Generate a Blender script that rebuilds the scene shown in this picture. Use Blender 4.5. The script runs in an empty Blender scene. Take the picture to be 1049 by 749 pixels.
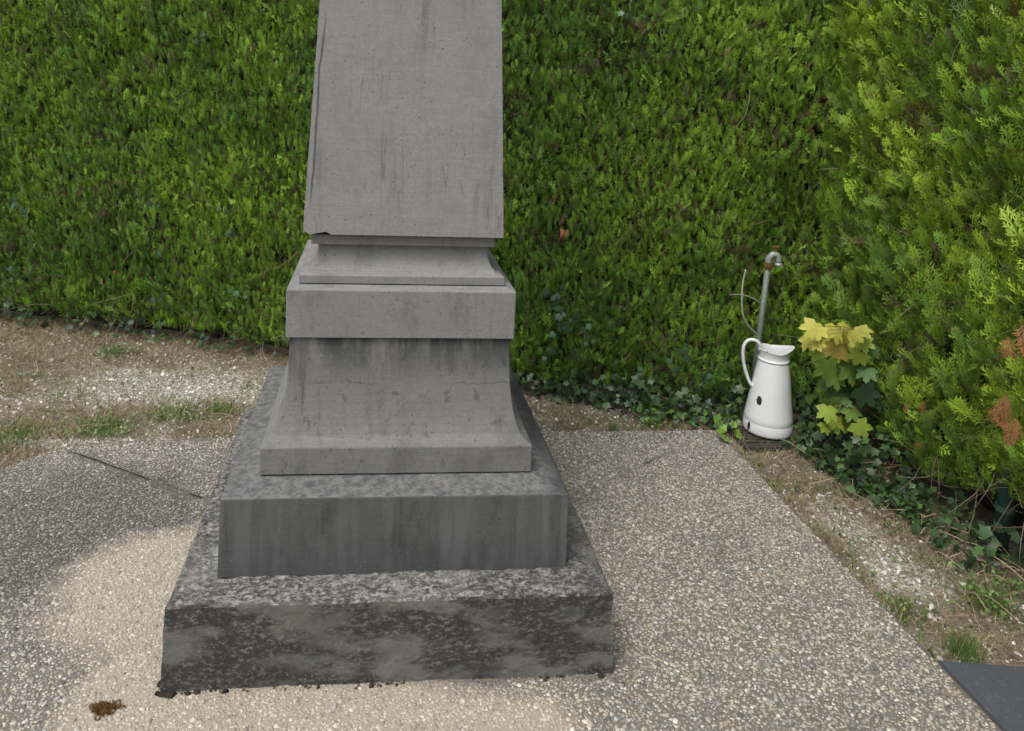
import bpy, bmesh, math, random
import numpy as np
from mathutils import Vector, Matrix, noise

random.seed(7)
rng = np.random.default_rng(11)
S = bpy.context.scene
C = S.collection
rad = math.radians

# ------------------------------------------------------------------ camera
CAM = np.array([-0.0735, -2.1524, 1.4])
FPX, PPX, PPY = 788.0, 524.5 - 53.97, 374.5 - 203.3
RR = np.array([0.99391809, -0.10193347, 0.04167007])
UU = np.array([-0.02922354, 0.12068429, 0.99226069])
FF = np.array([0.1061735, 0.9874436, -0.11697144])
cd = bpy.data.cameras.new('camera')
cam = bpy.data.objects.new('camera', cd)
C.objects.link(cam)
S.camera = cam
m = Matrix.Identity(4)
for i in range(3):
    m[i][0], m[i][1], m[i][2], m[i][3] = RR[i], UU[i], -FF[i], CAM[i]
cam.matrix_world = m
cd.sensor_width = 36.0
cd.sensor_fit = 'HORIZONTAL'
cd.lens = FPX / 1049 * 36.0
cd.shift_x = (524.5 - PPX) / 1049
cd.shift_y = -(374.5 - PPY) / 1049
cd.clip_start = 0.05
cd.clip_end = 500

# ------------------------------------------------------------------ world, sun, exposure
SUN_EL, SUN_AZ = rad(60), rad(-140)      # azimuth from +Y, towards -X (high, from the left and behind the camera)
W = bpy.data.worlds.new('World')
S.world = W
W.use_nodes = True
wn = W.node_tree
bg = wn.nodes['Background']
sky = wn.nodes.new('ShaderNodeTexSky')
sky.sky_type = 'NISHITA'
sky.sun_disc = False
sky.sun_elevation = SUN_EL
sky.sun_rotation = SUN_AZ
sky.air_density = 1.0
sky.dust_density = 5.0
sky.ozone_density = 1.0
hs = wn.nodes.new('ShaderNodeHueSaturation')
hs.inputs['Saturation'].default_value = 0.35
wn.links.new(sky.outputs[0], hs.inputs['Color'])
wn.links.new(hs.outputs[0], bg.inputs[0])
bg.inputs[1].default_value = 0.15
sl = bpy.data.lights.new('sun', 'SUN')
sl.energy = 1.5
sl.angle = rad(20)
sl.color = (1.0, 0.96, 0.91)
sun = bpy.data.objects.new('sun', sl)
C.objects.link(sun)
sd = Vector((math.sin(SUN_AZ) * math.cos(SUN_EL), math.cos(SUN_AZ) * math.cos(SUN_EL), math.sin(SUN_EL)))
sun.rotation_euler = sd.to_track_quat('Z', 'Y').to_euler()
S.view_settings.view_transform = 'Standard'
S.view_settings.look = 'None'
S.view_settings.gamma = 1
S.view_settings.exposure = 0.4

# ------------------------------------------------------------------ helpers
def ray(px, py):
    return FF * FPX + RR * (px - PPX) - UU * (py - PPY)
def at(px, py, z=0.0):
    d = ray(px, py); t = (z - CAM[2]) / d[2]
    return CAM + t * d
def at_y(px, py, Y):
    d = ray(px, py); t = (Y - CAM[1]) / d[1]
    return CAM + t * d
def at_x(px, py, X):
    d = ray(px, py); t = (X - CAM[0]) / d[0]
    return CAM + t * d

def tag(o, label=None, cat=None, group=None, kind=None):
    if label: o['label'] = label
    if cat: o['category'] = cat
    if group: o['group'] = group
    if kind: o['kind'] = kind
    return o
def empty(name, loc, label, cat, group=None):
    o = bpy.data.objects.new(name, None); C.objects.link(o); o.location = loc
    o.empty_display_size = 0.1
    return tag(o, label, cat, group)
def link(name, me, mats, parent=None, loc=None):
    o = bpy.data.objects.new(name, me); C.objects.link(o)
    for mt in (mats if isinstance(mats, (list, tuple)) else [mats]): me.materials.append(mt)
    if parent is not None: o.parent = parent
    if loc is not None: o.location = loc
    return o
def np_mesh(name, V, F, col=None, smooth=False, midx=None):
    """V (n,3); F list of index arrays (k,m)"""
    me = bpy.data.meshes.new(name)
    if not isinstance(F, list): F = [F]
    F = [f for f in F if len(f)]
    me.vertices.add(len(V)); me.vertices.foreach_set('co', np.ascontiguousarray(V, dtype=np.float32).ravel())
    nl = sum(f.size for f in F); npoly = sum(len(f) for f in F)
    me.loops.add(nl); me.polygons.add(npoly)
    me.loops.foreach_set('vertex_index', np.concatenate([f.ravel() for f in F]).astype(np.int32))
    st = []; off = 0
    for f in F:
        st.append(off + np.arange(len(f)) * f.shape[1]); off += f.size
    me.polygons.foreach_set('loop_start', np.concatenate(st).astype(np.int32))
    if smooth: me.polygons.foreach_set('use_smooth', np.ones(npoly, dtype=bool))
    if midx is not None: me.polygons.foreach_set('material_index', np.asarray(midx, dtype=np.int32))
    me.update(calc_edges=True)
    if col is not None:
        a = me.color_attributes.new('Col', 'FLOAT_COLOR', 'POINT')
        c4 = np.ones((len(V), 4), dtype=np.float32); c4[:, :3] = col
        a.data.foreach_set('color', c4.ravel())
    return me
def from_bm(name, bm, smooth=False):
    me = bpy.data.meshes.new(name); bm.to_mesh(me); bm.free()
    if smooth:
        for p in me.polygons: p.use_smooth = True
    return me
def inst(PV, M, T):
    """PV (n,3) proto, M (N,3,3), T (N,3) -> (N*n,3)"""
    return (np.einsum('nij,kj->nki', M, PV) + T[:, None, :]).reshape(-1, 3)
def instF(PF, n, N):
    return (PF[None] + (np.arange(N) * n)[:, None, None]).reshape(-1, PF.shape[1])
def norm(a):
    return a / np.maximum(np.linalg.norm(a, axis=-1, keepdims=True), 1e-9)
def frames(up, face):
    """columns: X = side, Y = up(axis of leaf), Z = face normal"""
    y = norm(up); x = norm(np.cross(y, face)); z = np.cross(x, y)
    return np.stack([x, y, z], axis=-1)
def vnoise(x, y, sc, seed=0):
    """smooth value noise, numpy, 0..1"""
    r = np.random.default_rng(seed); G = r.random((64, 64))
    X = np.asarray(x) * sc + 17.3; Y = np.asarray(y) * sc + 9.1
    xi = np.floor(X).astype(int); yi = np.floor(Y).astype(int); fx = X - xi; fy = Y - yi
    fx = fx * fx * (3 - 2 * fx); fy = fy * fy * (3 - 2 * fy)
    g = lambda a, b: G[a % 64, b % 64]
    return (g(xi, yi) * (1 - fx) + g(xi + 1, yi) * fx) * (1 - fy) + (g(xi, yi + 1) * (1 - fx) + g(xi + 1, yi + 1) * fx) * fy
def fbm(x, y, sc, seed=0, o=3):
    s = 0; a = 1; t = 0
    for k in range(o):
        s = s + a * vnoise(x, y, sc * 2 ** k, seed + k); t += a; a *= 0.5
    return s / t
def tube(pts, radii, seg=8, flat=1.0, cap=True, side=None):
    """bmesh tube through pts"""
    bm = bmesh.new(); rings = []
    pts = [Vector(p) for p in pts]
    prev = None
    for i, p in enumerate(pts):
        t = (pts[min(i + 1, len(pts) - 1)] - pts[max(i - 1, 0)]).normalized()
        a = Vector(side) if side is not None else (prev if prev is not None else (Vector((1, 0, 0)) if abs(t.x) < .8 else Vector((0, 1, 0))))
        a = (a - t * a.dot(t)).normalized(); b = t.cross(a); prev = a
        r = radii[i] if hasattr(radii, '__len__') else radii
        rings.append([bm.verts.new(p + a * math.cos(2 * math.pi * k / seg) * r + b * math.sin(2 * math.pi * k / seg) * r * flat) for k in range(seg)])
    for i in range(len(rings) - 1):
        for k in range(seg):
            bm.faces.new((rings[i][k], rings[i][(k + 1) % seg], rings[i + 1][(k + 1) % seg], rings[i + 1][k]))
    if cap:
        bm.faces.new(rings[0][::-1]); bm.faces.new(rings[-1])
    bm.normal_update()
    return bm
def smooth_path(P, n=4):
    P = [Vector(p) for p in P]; out = []
    for i in range(len(P) - 1):
        a, b, c, d = P[max(i - 1, 0)], P[i], P[i + 1], P[min(i + 2, len(P) - 1)]
        for k in range(n):
            t = k / n
            out.append(0.5 * ((2 * b) + (c - a) * t + (2 * a - 5 * b + 4 * c - d) * t * t + (3 * b - a - 3 * c + d) * t ** 3))
    out.append(P[-1]); return out
def merge(bms):
    bm = bmesh.new()
    for b in bms:
        me = bpy.data.meshes.new('t'); b.to_mesh(me); b.free(); bm.from_mesh(me); bpy.data.meshes.remove(me)
    return bm

class G:
    def __init__(s, name, rough=0.8, spec=0.3):
        s.m = bpy.data.materials.new(name); s.m.use_nodes = True; s.nt = s.m.node_tree
        s.b = s.nt.nodes['Principled BSDF']; s.out = s.nt.nodes['Material Output']
        s.b.inputs['Roughness'].default_value = rough; s.b.inputs['Specular IOR Level'].default_value = spec
        s.co = s.nt.nodes.new('ShaderNodeTexCoord').outputs['Object']
    def set(s, k, v):
        if hasattr(v, 'is_output') or isinstance(v, bpy.types.NodeSocket): s.nt.links.new(v, s.b.inputs[k])
        else: s.b.inputs[k].default_value = v if not isinstance(v, tuple) else (*v, 1)[:4]
    def _in(s, sock, v):
        if isinstance(v, bpy.types.NodeSocket): s.nt.links.new(v, sock)
        elif isinstance(v, tuple): sock.default_value = (*v, 1)[:4] if len(sock.default_value) == 4 else v
        else: sock.default_value = v
    def map(s, scale=(1, 1, 1), loc=(0, 0, 0), rot=(0, 0, 0), vec=None):
        n = s.nt.nodes.new('ShaderNodeMapping'); s.nt.links.new(vec or s.co, n.inputs[0])
        n.inputs['Scale'].default_value = scale; n.inputs['Location'].default_value = loc; n.inputs['Rotation'].default_value = rot
        return n.outputs[0]
    def noise(s, scale, detail=5, rough=.6, vec=None, dist=0):
        n = s.nt.nodes.new('ShaderNodeTexNoise'); s.nt.links.new(vec or s.co, n.inputs['Vector'])
        n.inputs['Scale'].default_value = scale; n.inputs['Detail'].default_value = detail; n.inputs['Roughness'].default_value = rough; n.inputs['Distortion'].default_value = dist
        return n.outputs['Fac']
    def vor(s, scale, vec=None, feature='F1', out='Distance', rand=1.0):
        n = s.nt.nodes.new('ShaderNodeTexVoronoi'); n.feature = feature; s.nt.links.new(vec or s.co, n.inputs['Vector'])
        n.inputs['Scale'].default_value = scale; n.inputs['Randomness'].default_value = rand
        return n.outputs[out]
    def ramp(s, fac, stops, interp='LINEAR'):
        n = s.nt.nodes.new('ShaderNodeValToRGB'); s._in(n.inputs[0], fac); cr = n.color_ramp; cr.interpolation = interp
        while len(cr.elements) < len(stops): cr.elements.new(0.5)
        for e, (p, c) in zip(cr.elements, stops):
            e.position = p; e.color = (c, c, c, 1) if not isinstance(c, tuple) else (*c, 1)
        return n.outputs[0]
    def mix(s, fac, a, b, blend='MIX'):
        n = s.nt.nodes.new('ShaderNodeMix'); n.data_type = 'RGBA'; n.blend_type = blend
        s._in(n.inputs[0], fac); s._in(n.inputs[6], a); s._in(n.inputs[7], b); return n.outputs[2]
    def math(s, op, a, b=0.5, clamp=False):
        n = s.nt.nodes.new('ShaderNodeMath'); n.operation = op; n.use_clamp = clamp; s._in(n.inputs[0], a); s._in(n.inputs[1], b); return n.outputs[0]
    def sep(s, vec=None):
        n = s.nt.nodes.new('ShaderNodeSeparateXYZ'); s.nt.links.new(vec or s.co, n.inputs[0]); return n.outputs
    def bump(s, h, strength=.4, dist=.002, prev=None):
        n = s.nt.nodes.new('ShaderNodeBump'); s._in(n.inputs['Height'], h); n.inputs['Strength'].default_value = strength; n.inputs['Distance'].default_value = dist
        if prev is not None: s.nt.links.new(prev, n.inputs['Normal'])
        return n.outputs[0]
    def attr(s, name='Col'):
        n = s.nt.nodes.new('ShaderNodeAttribute'); n.attribute_name = name; return n.outputs['Color']
    def normz(s):
        n = s.nt.nodes.new('ShaderNodeNewGeometry'); return s.sep(n.outputs['Normal'])[2]

# ------------------------------------------------------------------ stone materials
def stone_smooth(name, base, streak=0.5, speck=1.0, blot=0.3, dark_top=None):
    g = G(name, rough=.85, spec=.25)
    b = tuple(base)
    n1 = g.noise(5, 6, .6); n2 = g.noise(38, 4, .6)
    c = g.mix(g.ramp(n1, [(.3, 0.), (.7, 1.)]), tuple(x * .78 for x in b), tuple(x * 1.14 for x in b))
    c = g.mix(.55, c, g.mix(n2, tuple(x * .72 for x in b), tuple(x * 1.28 for x in b)))
    c = g.mix(.5, c, g.mix(g.ramp(g.noise(120, 4, .75), [(.4, 0.), (.6, 1.)]), tuple(x * .75 for x in b), tuple(x * 1.25 for x in b)))
    grain = g.noise(420, 2, .7)
    c = g.mix(.35, c, g.mix(g.ramp(grain, [(.35, 0.), (.65, 1.)]), tuple(x * .6 for x in b), tuple(x * 1.4 for x in b)))
    tool = g.noise(1, 3, .6, vec=g.map((14, 14, 420)))
    c = g.mix(.22, c, g.mix(g.ramp(tool, [(.4, 0.), (.6, 1.)]), tuple(x * .72 for x in b), tuple(x * 1.22 for x in b)))
    # run-off streaks
    sv = g.noise(1, 4, .65, vec=g.map((34, 34, 1.6), (3, 1, 5)))
    sm = g.math('MULTIPLY', g.ramp(sv, [(.56, 0.), (.72, 1.)]), g.ramp(g.noise(3.1, 3), [(.4, 0.), (.62, 1.)]))
    c = g.mix(g.math('MULTIPLY', sm, streak), c, tuple(x * .28 for x in b))
    # broad lighter/darker blotches
    c = g.mix(g.math('MULTIPLY', g.ramp(g.noise(11, 5, .7, vec=g.map((1, 1, .5), (7, 7, 7))), [(.52, 0.), (.66, 1.)]), blot), c, tuple(x * .5 for x in b))
    # pale lichen dots and dark pits
    vd = g.vor(62); dots = g.math('MULTIPLY', g.ramp(g.math('ADD', vd, g.math('MULTIPLY', g.noise(220, 3), .12)), [(.10, 1.), (.2, 0.)]), g.ramp(g.noise(9, 3), [(.44, 0.), (.56, 1.)]))
    c = g.mix(g.math('MULTIPLY', dots, .6 * speck), c, tuple(min(.6, x * 1.75) for x in b))
    vd3 = g.vor(150, vec=g.map(loc=(4, 1, 2))); d3 = g.math('MULTIPLY', g.math('LESS_THAN', vd3, .17), g.ramp(g.noise(14, 3), [(.5, 0.), (.6, 1.)]))
    c = g.mix(g.math('MULTIPLY', d3, .5 * speck), c, tuple(min(.6, x * 1.7) for x in b))
    vd2 = g.vor(47, vec=g.map(loc=(2, 5, 9))); pits = g.math('LESS_THAN', vd2, .085)
    c = g.mix(g.math('MULTIPLY', pits, .75), c, tuple(x * .22 for x in b))
    g.set('Base Color', c)
    h = g.math('ADD', g.math('MULTIPLY', n2, .6), g.math('MULTIPLY', grain, .35))
    h = g.math('SUBTRACT', h, g.math('MULTIPLY', pits, .8))
    g.set('Normal', g.bump(h, .5, .0015))
    return g, c, b
def finish(g, c): g.set('Base Color', c); return g.m

# shaft: vertical cracks/streaks
g, c, b = stone_smooth('shaft_stone', (.208, .205, .202), .5, .8, .2)
cr = g.noise(1, 3, .6, vec=g.map((26, 26, .9), (1.3, 0, .4)), dist=.4)
cm = g.math('MULTIPLY', g.ramp(cr, [(.488, 0.), (.5, 1.), (.512, 0.)]), g.ramp(g.noise(2.2, 2, vec=g.map(loc=(0, 0, 3))), [(.42, 0.), (.52, 1.)]))
c = g.mix(g.math('MULTIPLY', cm, .5), c, (.05, .047, .05))
X_, Y_, Z_ = g.sep()
ed = g.math('ADD', g.math('ADD', X_, g.math('MULTIPLY', Z_, -.0497)), g.math('MULTIPLY', g.math('SUBTRACT', g.noise(9, 5, .6), .5), .022))
ed = g.math('ABSOLUTE', g.math('ADD', ed, .2521 + .0496 - .014))
ln_ = g.math('MULTIPLY', g.ramp(ed, [(.0012, 1.), (.0035, 0.)]), g.math('MULTIPLY', g.ramp(Z_, [(.0, 0.), (.9, 0.), (1., 1.)]), g.ramp(g.math('SUBTRACT', Z_, 1.06), [(.0, 0.), (.05, 1.), (.42, 1.), (.5, 0.)])))
c = g.mix(g.math('MULTIPLY', ln_, .85), c, (.025, .023, .024))
M_SHAFT = finish(g, c)
g, c, b = stone_smooth('moulding_stone', (.185, .186, .183), .5, .8, .5)
M_CORN = g.m
# flared plinth: dark damp stains below the cornice, black spots, streaks
g, c, b = stone_smooth('plinth_stone', (.15, .151, .147), .8, .7, .45)
z = g.sep()[2]
topm = g.math('MULTIPLY', g.ramp(z, [(.62, 0.), (.74, 1.)]), g.ramp(g.noise(1, 5, .65, vec=g.map((17, 17, 5), (5, 2, 1))), [(.40, 0.), (.58, 1.)]))
hc = g.math('MULTIPLY', g.math('LESS_THAN', g.math('ABSOLUTE', g.math('SUBTRACT', g.math('ADD', z, g.math('MULTIPLY', g.noise(7, 5, .65), .06)), .655)), .0016), g.ramp(g.noise(4, 3), [(.42, 0.), (.5, 1.)]))
c = g.mix(g.math('MULTIPLY', hc, .35), c, (.04, .04, .04))
c = g.mix(g.math('MULTIPLY', topm, .92), c, (.03, .032, .034))
sp = g.ramp(g.noise(48, 4, .7, vec=g.map((1, 1, .6))), [(.6, 0.), (.66, 1.)])
c = g.mix(g.math('MULTIPLY', sp, .45), c, (.035, .035, .038))
M_FLARE = finish(g, c)
# lower block: very dark weathered vertical face, paler streaks, greyer top
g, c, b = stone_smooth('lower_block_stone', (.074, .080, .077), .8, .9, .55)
st = g.ramp(g.noise(1, 4, .6, vec=g.map((22, 22, 2.2), (8, 3, 1))), [(.48, 0.), (.62, 1.)])
c = g.mix(g.math('MULTIPLY', st, .55), c, (.115, .12, .12))
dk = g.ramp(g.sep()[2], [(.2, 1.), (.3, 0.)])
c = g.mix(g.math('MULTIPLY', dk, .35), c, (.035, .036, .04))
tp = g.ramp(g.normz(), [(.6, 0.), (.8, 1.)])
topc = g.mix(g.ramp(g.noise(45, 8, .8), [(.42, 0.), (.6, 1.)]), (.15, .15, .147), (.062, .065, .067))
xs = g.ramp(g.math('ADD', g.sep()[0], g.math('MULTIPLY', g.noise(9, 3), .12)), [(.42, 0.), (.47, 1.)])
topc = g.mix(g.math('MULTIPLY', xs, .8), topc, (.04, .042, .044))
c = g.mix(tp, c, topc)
wh = g.ramp(g.math('ADD', g.vor(58, vec=g.map(loc=(1, 8, 3))), g.math('MULTIPLY', g.noise(200, 3), .12)), [(.09, 1.), (.17, 0.)])
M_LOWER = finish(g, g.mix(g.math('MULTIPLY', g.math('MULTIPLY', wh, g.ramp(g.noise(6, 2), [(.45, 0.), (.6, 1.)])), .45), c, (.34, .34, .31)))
# rough base slab
g = G('base_slab_concrete', rough=.95, spec=.15)
n = g.noise(7, 8, .65); n2 = g.noise(30, 8, .75, dist=.5); n3 = g.noise(130, 4, .7)
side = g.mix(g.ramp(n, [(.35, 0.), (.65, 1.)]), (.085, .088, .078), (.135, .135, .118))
side = g.mix(g.ramp(g.noise(3.5, 4, .6, vec=g.map(loc=(4, 4, 4))), [(.52, 0.), (.66, 1.)]), side, (.12, .115, .095))
pt = g.math('MULTIPLY', g.ramp(g.noise(75, 8, .85, vec=g.map((.7, 1, 1.4))), [(.47, 0.), (.5, 1.)]), g.ramp(g.noise(4.6, 4, .6, vec=g.map((1, 1, 2.6), (2, 1, 4))), [(.44, .1), (.54, 1.)]))
side = g.mix(g.math('MULTIPLY', pt, .95), side, (.012, .011, .012))
rl = g.math('MULTIPLY', g.math('LESS_THAN', g.vor(120), .2), g.ramp(g.noise(6.5, 3, vec=g.map(loc=(9, 0, 2))), [(.58, 0.), (.66, 1.)]))
side = g.mix(g.math('MULTIPLY', rl, .8), side, (.33, .24, .15))
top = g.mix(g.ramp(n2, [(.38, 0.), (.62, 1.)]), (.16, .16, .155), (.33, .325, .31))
bl = g.ramp(g.noise(85, 8, .85, vec=g.map((.7, 1.2, 1), (3, 7, 1))), [(.48, 0.), (.505, 1.)])
blm = g.math('MULTIPLY', bl, g.ramp(g.noise(5, 3, vec=g.map(loc=(0, 3, 0))), [(.36, 0.45), (.55, 1.)]))
top = g.mix(g.math('MULTIPLY', blm, .93), top, (.022, .021, .022))
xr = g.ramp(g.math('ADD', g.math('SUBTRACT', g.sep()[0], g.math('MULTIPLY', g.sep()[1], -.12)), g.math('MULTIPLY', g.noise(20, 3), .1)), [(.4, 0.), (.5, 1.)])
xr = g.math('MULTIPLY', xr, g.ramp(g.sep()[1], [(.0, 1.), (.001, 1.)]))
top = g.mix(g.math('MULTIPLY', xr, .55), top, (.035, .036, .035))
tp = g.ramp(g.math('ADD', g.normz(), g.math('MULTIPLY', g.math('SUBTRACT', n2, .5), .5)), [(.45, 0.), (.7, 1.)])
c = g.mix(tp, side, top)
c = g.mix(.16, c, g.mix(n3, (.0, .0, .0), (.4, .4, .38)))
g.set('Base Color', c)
hh = g.math('ADD', g.math('MULTIPLY', n2, 1.), g.math('MULTIPLY', n3, .5))
hh = g.math('SUBTRACT', hh, g.math('MULTIPLY', pt, .25))
g.set('Normal', g.bump(hh, .8, .006))
M_SLAB = g.m

# leaves etc.
def leaf_mat(name, rough=.5, trans=.25, spec=.35):
    g = G(name, rough=rough, spec=spec)
    a = g.attr(); g.set('Base Color', a)
    if trans > 0:
        t = g.nt.nodes.new('ShaderNodeBsdfTranslucent'); g.nt.links.new(g.mix(1, a, (1.0, 1.0, .45), 'MULTIPLY'), t.inputs[0])
        mx = g.nt.nodes.new('ShaderNodeMixShader'); mx.inputs[0].default_value = trans
        g.nt.links.new(g.b.outputs[0], mx.inputs[1]); g.nt.links.new(t.outputs[0], mx.inputs[2]); g.nt.links.new(mx.outputs[0], g.out.inputs[0])
    return g.m
M_CONIFER = leaf_mat('conifer_foliage', .55, .17, .3)
M_LEAF = leaf_mat('broad_leaf', .42, .22, .4)
M_MAPLE = leaf_mat('maple_leaf', .5, .35, .3)
M_GRASS = leaf_mat('grass_blade', .6, .25, .25)
M_STRAW = leaf_mat('dry_straw', .8, .1, .15)
g = G('bark', .9, .15); g.set('Base Color', g.mix(g.noise(40, 5, .7, vec=g.map((1, 1, .25))), (.05, .038, .028), (.16, .125, .09))); g.set('Normal', g.bump(g.noise(60, 4), .5, .003)); M_BARK = g.m
g = G('hedge_interior', .95, .1); g.set('Base Color', g.mix(g.noise(30, 6, .75), (.008, .009, .006), (.035, .03, .018))); M_INNER = g.m  # near-black colour carries the deep shade between the sprays

# ------------------------------------------------------------------ ground
LINE_A, LINE_B = np.array([-2.045, 2.041]), np.array([1.78, .722])       # foot of the back hedge
LD = (LINE_B - LINE_A) / np.linalg.norm(LINE_B - LINE_A); LN = np.array([LD[1], -LD[0]])   # LN points to the camera side
if LN[1] > 0: LN = -LN
g = G('earth_and_gravel', .95, .15)
soil = g.mix(g.noise(22, 6, .7), (.095, .078, .056), (.21, .175, .13))
v = g.vor(150, out='Color'); vv = g.sep(v)[0]
gr = g.ramp(vv, [(0., (.12, .105, .085)), (.4, (.23, .21, .175)), (.7, (.33, .305, .265)), (1., (.45, .43, .385))])
ga = g.sep(g.attr())[0]
c = g.mix(g.ramp(g.math('ADD', ga, g.math('MULTIPLY', g.math('SUBTRACT', g.noise(28, 5, .7), .5), .9)), [(.14, 0.), (.46, 1.)]), soil, gr)
g.set('Base Color', c)
g.set('Normal', g.bump(g.math('ADD', g.vor(150), g.math('MULTIPLY', g.noise(60, 4), .6)), .7, .006))
M_GROUND = g.m
# fine sheet near the place, coarse beyond (one mesh)
def gravel_w(x, y):
    a = np.exp(-(((x + .98) / .50) ** 2 + ((y - 1.22) / .22) ** 2))           # pale gravel behind, left
    a = np.maximum(a, .9 * np.exp(-(((x + 1.75) / .10) ** 2 + ((y - 1.22) / .08) ** 2)))
    a = np.maximum(a, .85 * np.exp(-(((x - 1.50) / .10) ** 2 + ((y - .0) / .32) ** 2)))
    a = np.maximum(a, .16 * ((x > .5) & (x < 1.3)))
    a = np.maximum(a, .75 * np.exp(-((y - .70) / .035) ** 2) * (x < -.5))
    return np.clip(a + (fbm(x, y, 6, 90) - .5) * .7, 0, 1)
def ground_z(x, y):
    z = -.016 + .014 * (fbm(x, y, 6, 40) - .5) + .008 * (fbm(x, y, 30, 44, 2) - .5)
    return z
xs = np.concatenate([[-60, -30, -12, -6], np.arange(-3.2, 2.8, .03), [6, 12, 30, 60]])
ys = np.concatenate([[-60, -30, -12, -5], np.arange(-1.6, 3.0, .03), [6, 12, 30, 60]])
X, Y = np.meshgrid(xs, ys); Z = ground_z(X, Y)
inpav = (X < 1.34) & (Y < .70) & (X > -1.15)
Z = np.where(inpav, -.05, Z)
nx, ny = len(xs), len(ys)
idx = np.arange(nx * ny).reshape(ny, nx)
Fq = np.stack([idx[:-1, :-1], idx[:-1, 1:], idx[1:, 1:], idx[1:, :-1]], -1).reshape(-1, 4)
gm = np_mesh('ground', np.stack([X.ravel(), Y.ravel(), Z.ravel()], 1), Fq, np.repeat(gravel_w(X.ravel(), Y.ravel())[:, None], 3, 1), smooth=True)
tag(link('ground', gm, M_GROUND), kind='structure')

# ------------------------------------------------------------------ pavement of exposed aggregate
PAVX, PAVY = 1.3515, .738
outline = [(PAVX, -4.0), (PAVX, PAVY)]
for x in np.arange(PAVX - .12, -.56, -.12): outline.append((x, PAVY + random.uniform(-.006, .006) - max(0, (0.1 - x)) * .04))
for (x, y) in [(-.62, .70), (-.75, .69), (-.9, .685), (-1.03, .675), (-1.14, .66), (-1.22, .60), (-1.30, .51), (-1.40, .39), (-1.55, .24), (-1.75, .08), (-2.1, -.1), (-2.6, -.3), (-3.4, -.5), (-3.4, -4.0)]:
    outline.append((x, y))
OUT = np.array(outline)
def in_poly(x, y, P):
    ins = np.zeros(len(x), bool); j = len(P) - 1
    for i in range(len(P)):
        xi, yi = P[i]; xj, yj = P[j]
        cnd = ((yi > y) != (yj > y)) & (x < (xj - xi) * (y - yi) / (yj - yi + 1e-12) + xi)
        ins ^= cnd; j = i
    return ins
def clean_amount(x, y):
    """pale scrubbed-looking patch round the foot of the slab, 0..1"""
    wob = (fbm(x, y, 4.5, 5) - .5) * .34 + (fbm(x, y, 30, 9, 2) - .5) * .22
    # left lobe
    d1 = 1 - np.hypot((x + .52) / .36, (y + .16) / .30)
    d1 = np.minimum(d1, (.30 + (x + .52) * .55 - y) * 3.0)
    # strip in front of the slab
    d2 = np.minimum((.06 + .20 * np.clip((.45 - x), 0, 1) - np.abs(y + .66)) * 6, (.42 - x) * 4)
    d2 = np.minimum(d2, (x + .72) * 5)
    d = np.maximum(d1, d2) + wob
    return np.clip(d * 3.2 + .3, 0, 1)
def dark_amount(x, y):
    wob = (fbm(x, y, 3.5, 15) - .5) * .9 + (fbm(x, y, 14, 25) - .5) * .5
    left = np.clip((-x - .45) * 3, 0, 1) * np.clip(1.3 - np.abs(y - .12) * 2.2, 0, 1) * 1.15
    return np.clip(left + wob * .8, 0, 1) * (1 - clean_amount(x, y))
# base sheet as fine grid near the camera for colour attribute
cell = .02
gx = np.arange(-1.9, PAVX - .001, cell); gy = np.arange(-1.7, .66, cell)
GX, GY = np.meshgrid(gx, gy)
bm = bmesh.new()
vs = [bm.verts.new((x, y, 0.0)) for x, y in outline]
f = bm.faces.new(vs); r = bmesh.ops.extrude_face_region(bm, geom=[f])
for e in r['geom']:
    if isinstance(e, bmesh.types.BMVert): e.co.z -= .1
bmesh.ops.recalc_face_normals(bm, faces=bm.faces)
pm_base = from_bm('pavement', bm)
g = G('aggregate_matrix', .9, .2)
xyz = g.sep()
vcol = g.sep(g.vor(95, out='Color'))[0]
peb = g.ramp(vcol, [(0., (.07, .068, .062)), (.25, (.16, .145, .12)), (.5, (.29, .25, .2)), (.75, (.4, .36, .3)), (1., (.6, .57, .5))])
edge = g.ramp(g.vor(95, feature='DISTANCE_TO_EDGE'), [(.03, 0.), (.12, 1.)])
mort = g.mix(g.noise(18, 5, .6), (.085, .076, .062), (.15, .135, .108))
far = g.mix(edge, mort, peb)
near = g.math('MULTIPLY', g.math('MULTIPLY', g.math('GREATER_THAN', xyz[0], -1.85), g.math('GREATER_THAN', xyz[1], -1.55)), g.math('LESS_THAN', xyz[1], 5))
g.set('Base Color', g.mix(near, far, mort))
g.set('Normal', g.bump(g.math('ADD', edge, g.noise(200, 3)), .5, .002))
M_PAV = g.m
gp_ = G('aggregate_pebbles', .62, .35)
a = gp_.attr(); gp_.set('Base Color', gp_.mix(.3, a, gp_.mix(gp_.noise(260, 3, .7), (.0, .0, .0), (1., 1., 1.)), 'OVERLAY'))
gp_.set('Normal', gp_.bump(gp_.noise(420, 3), .3, .001))
M_PEB = gp_.m

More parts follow.
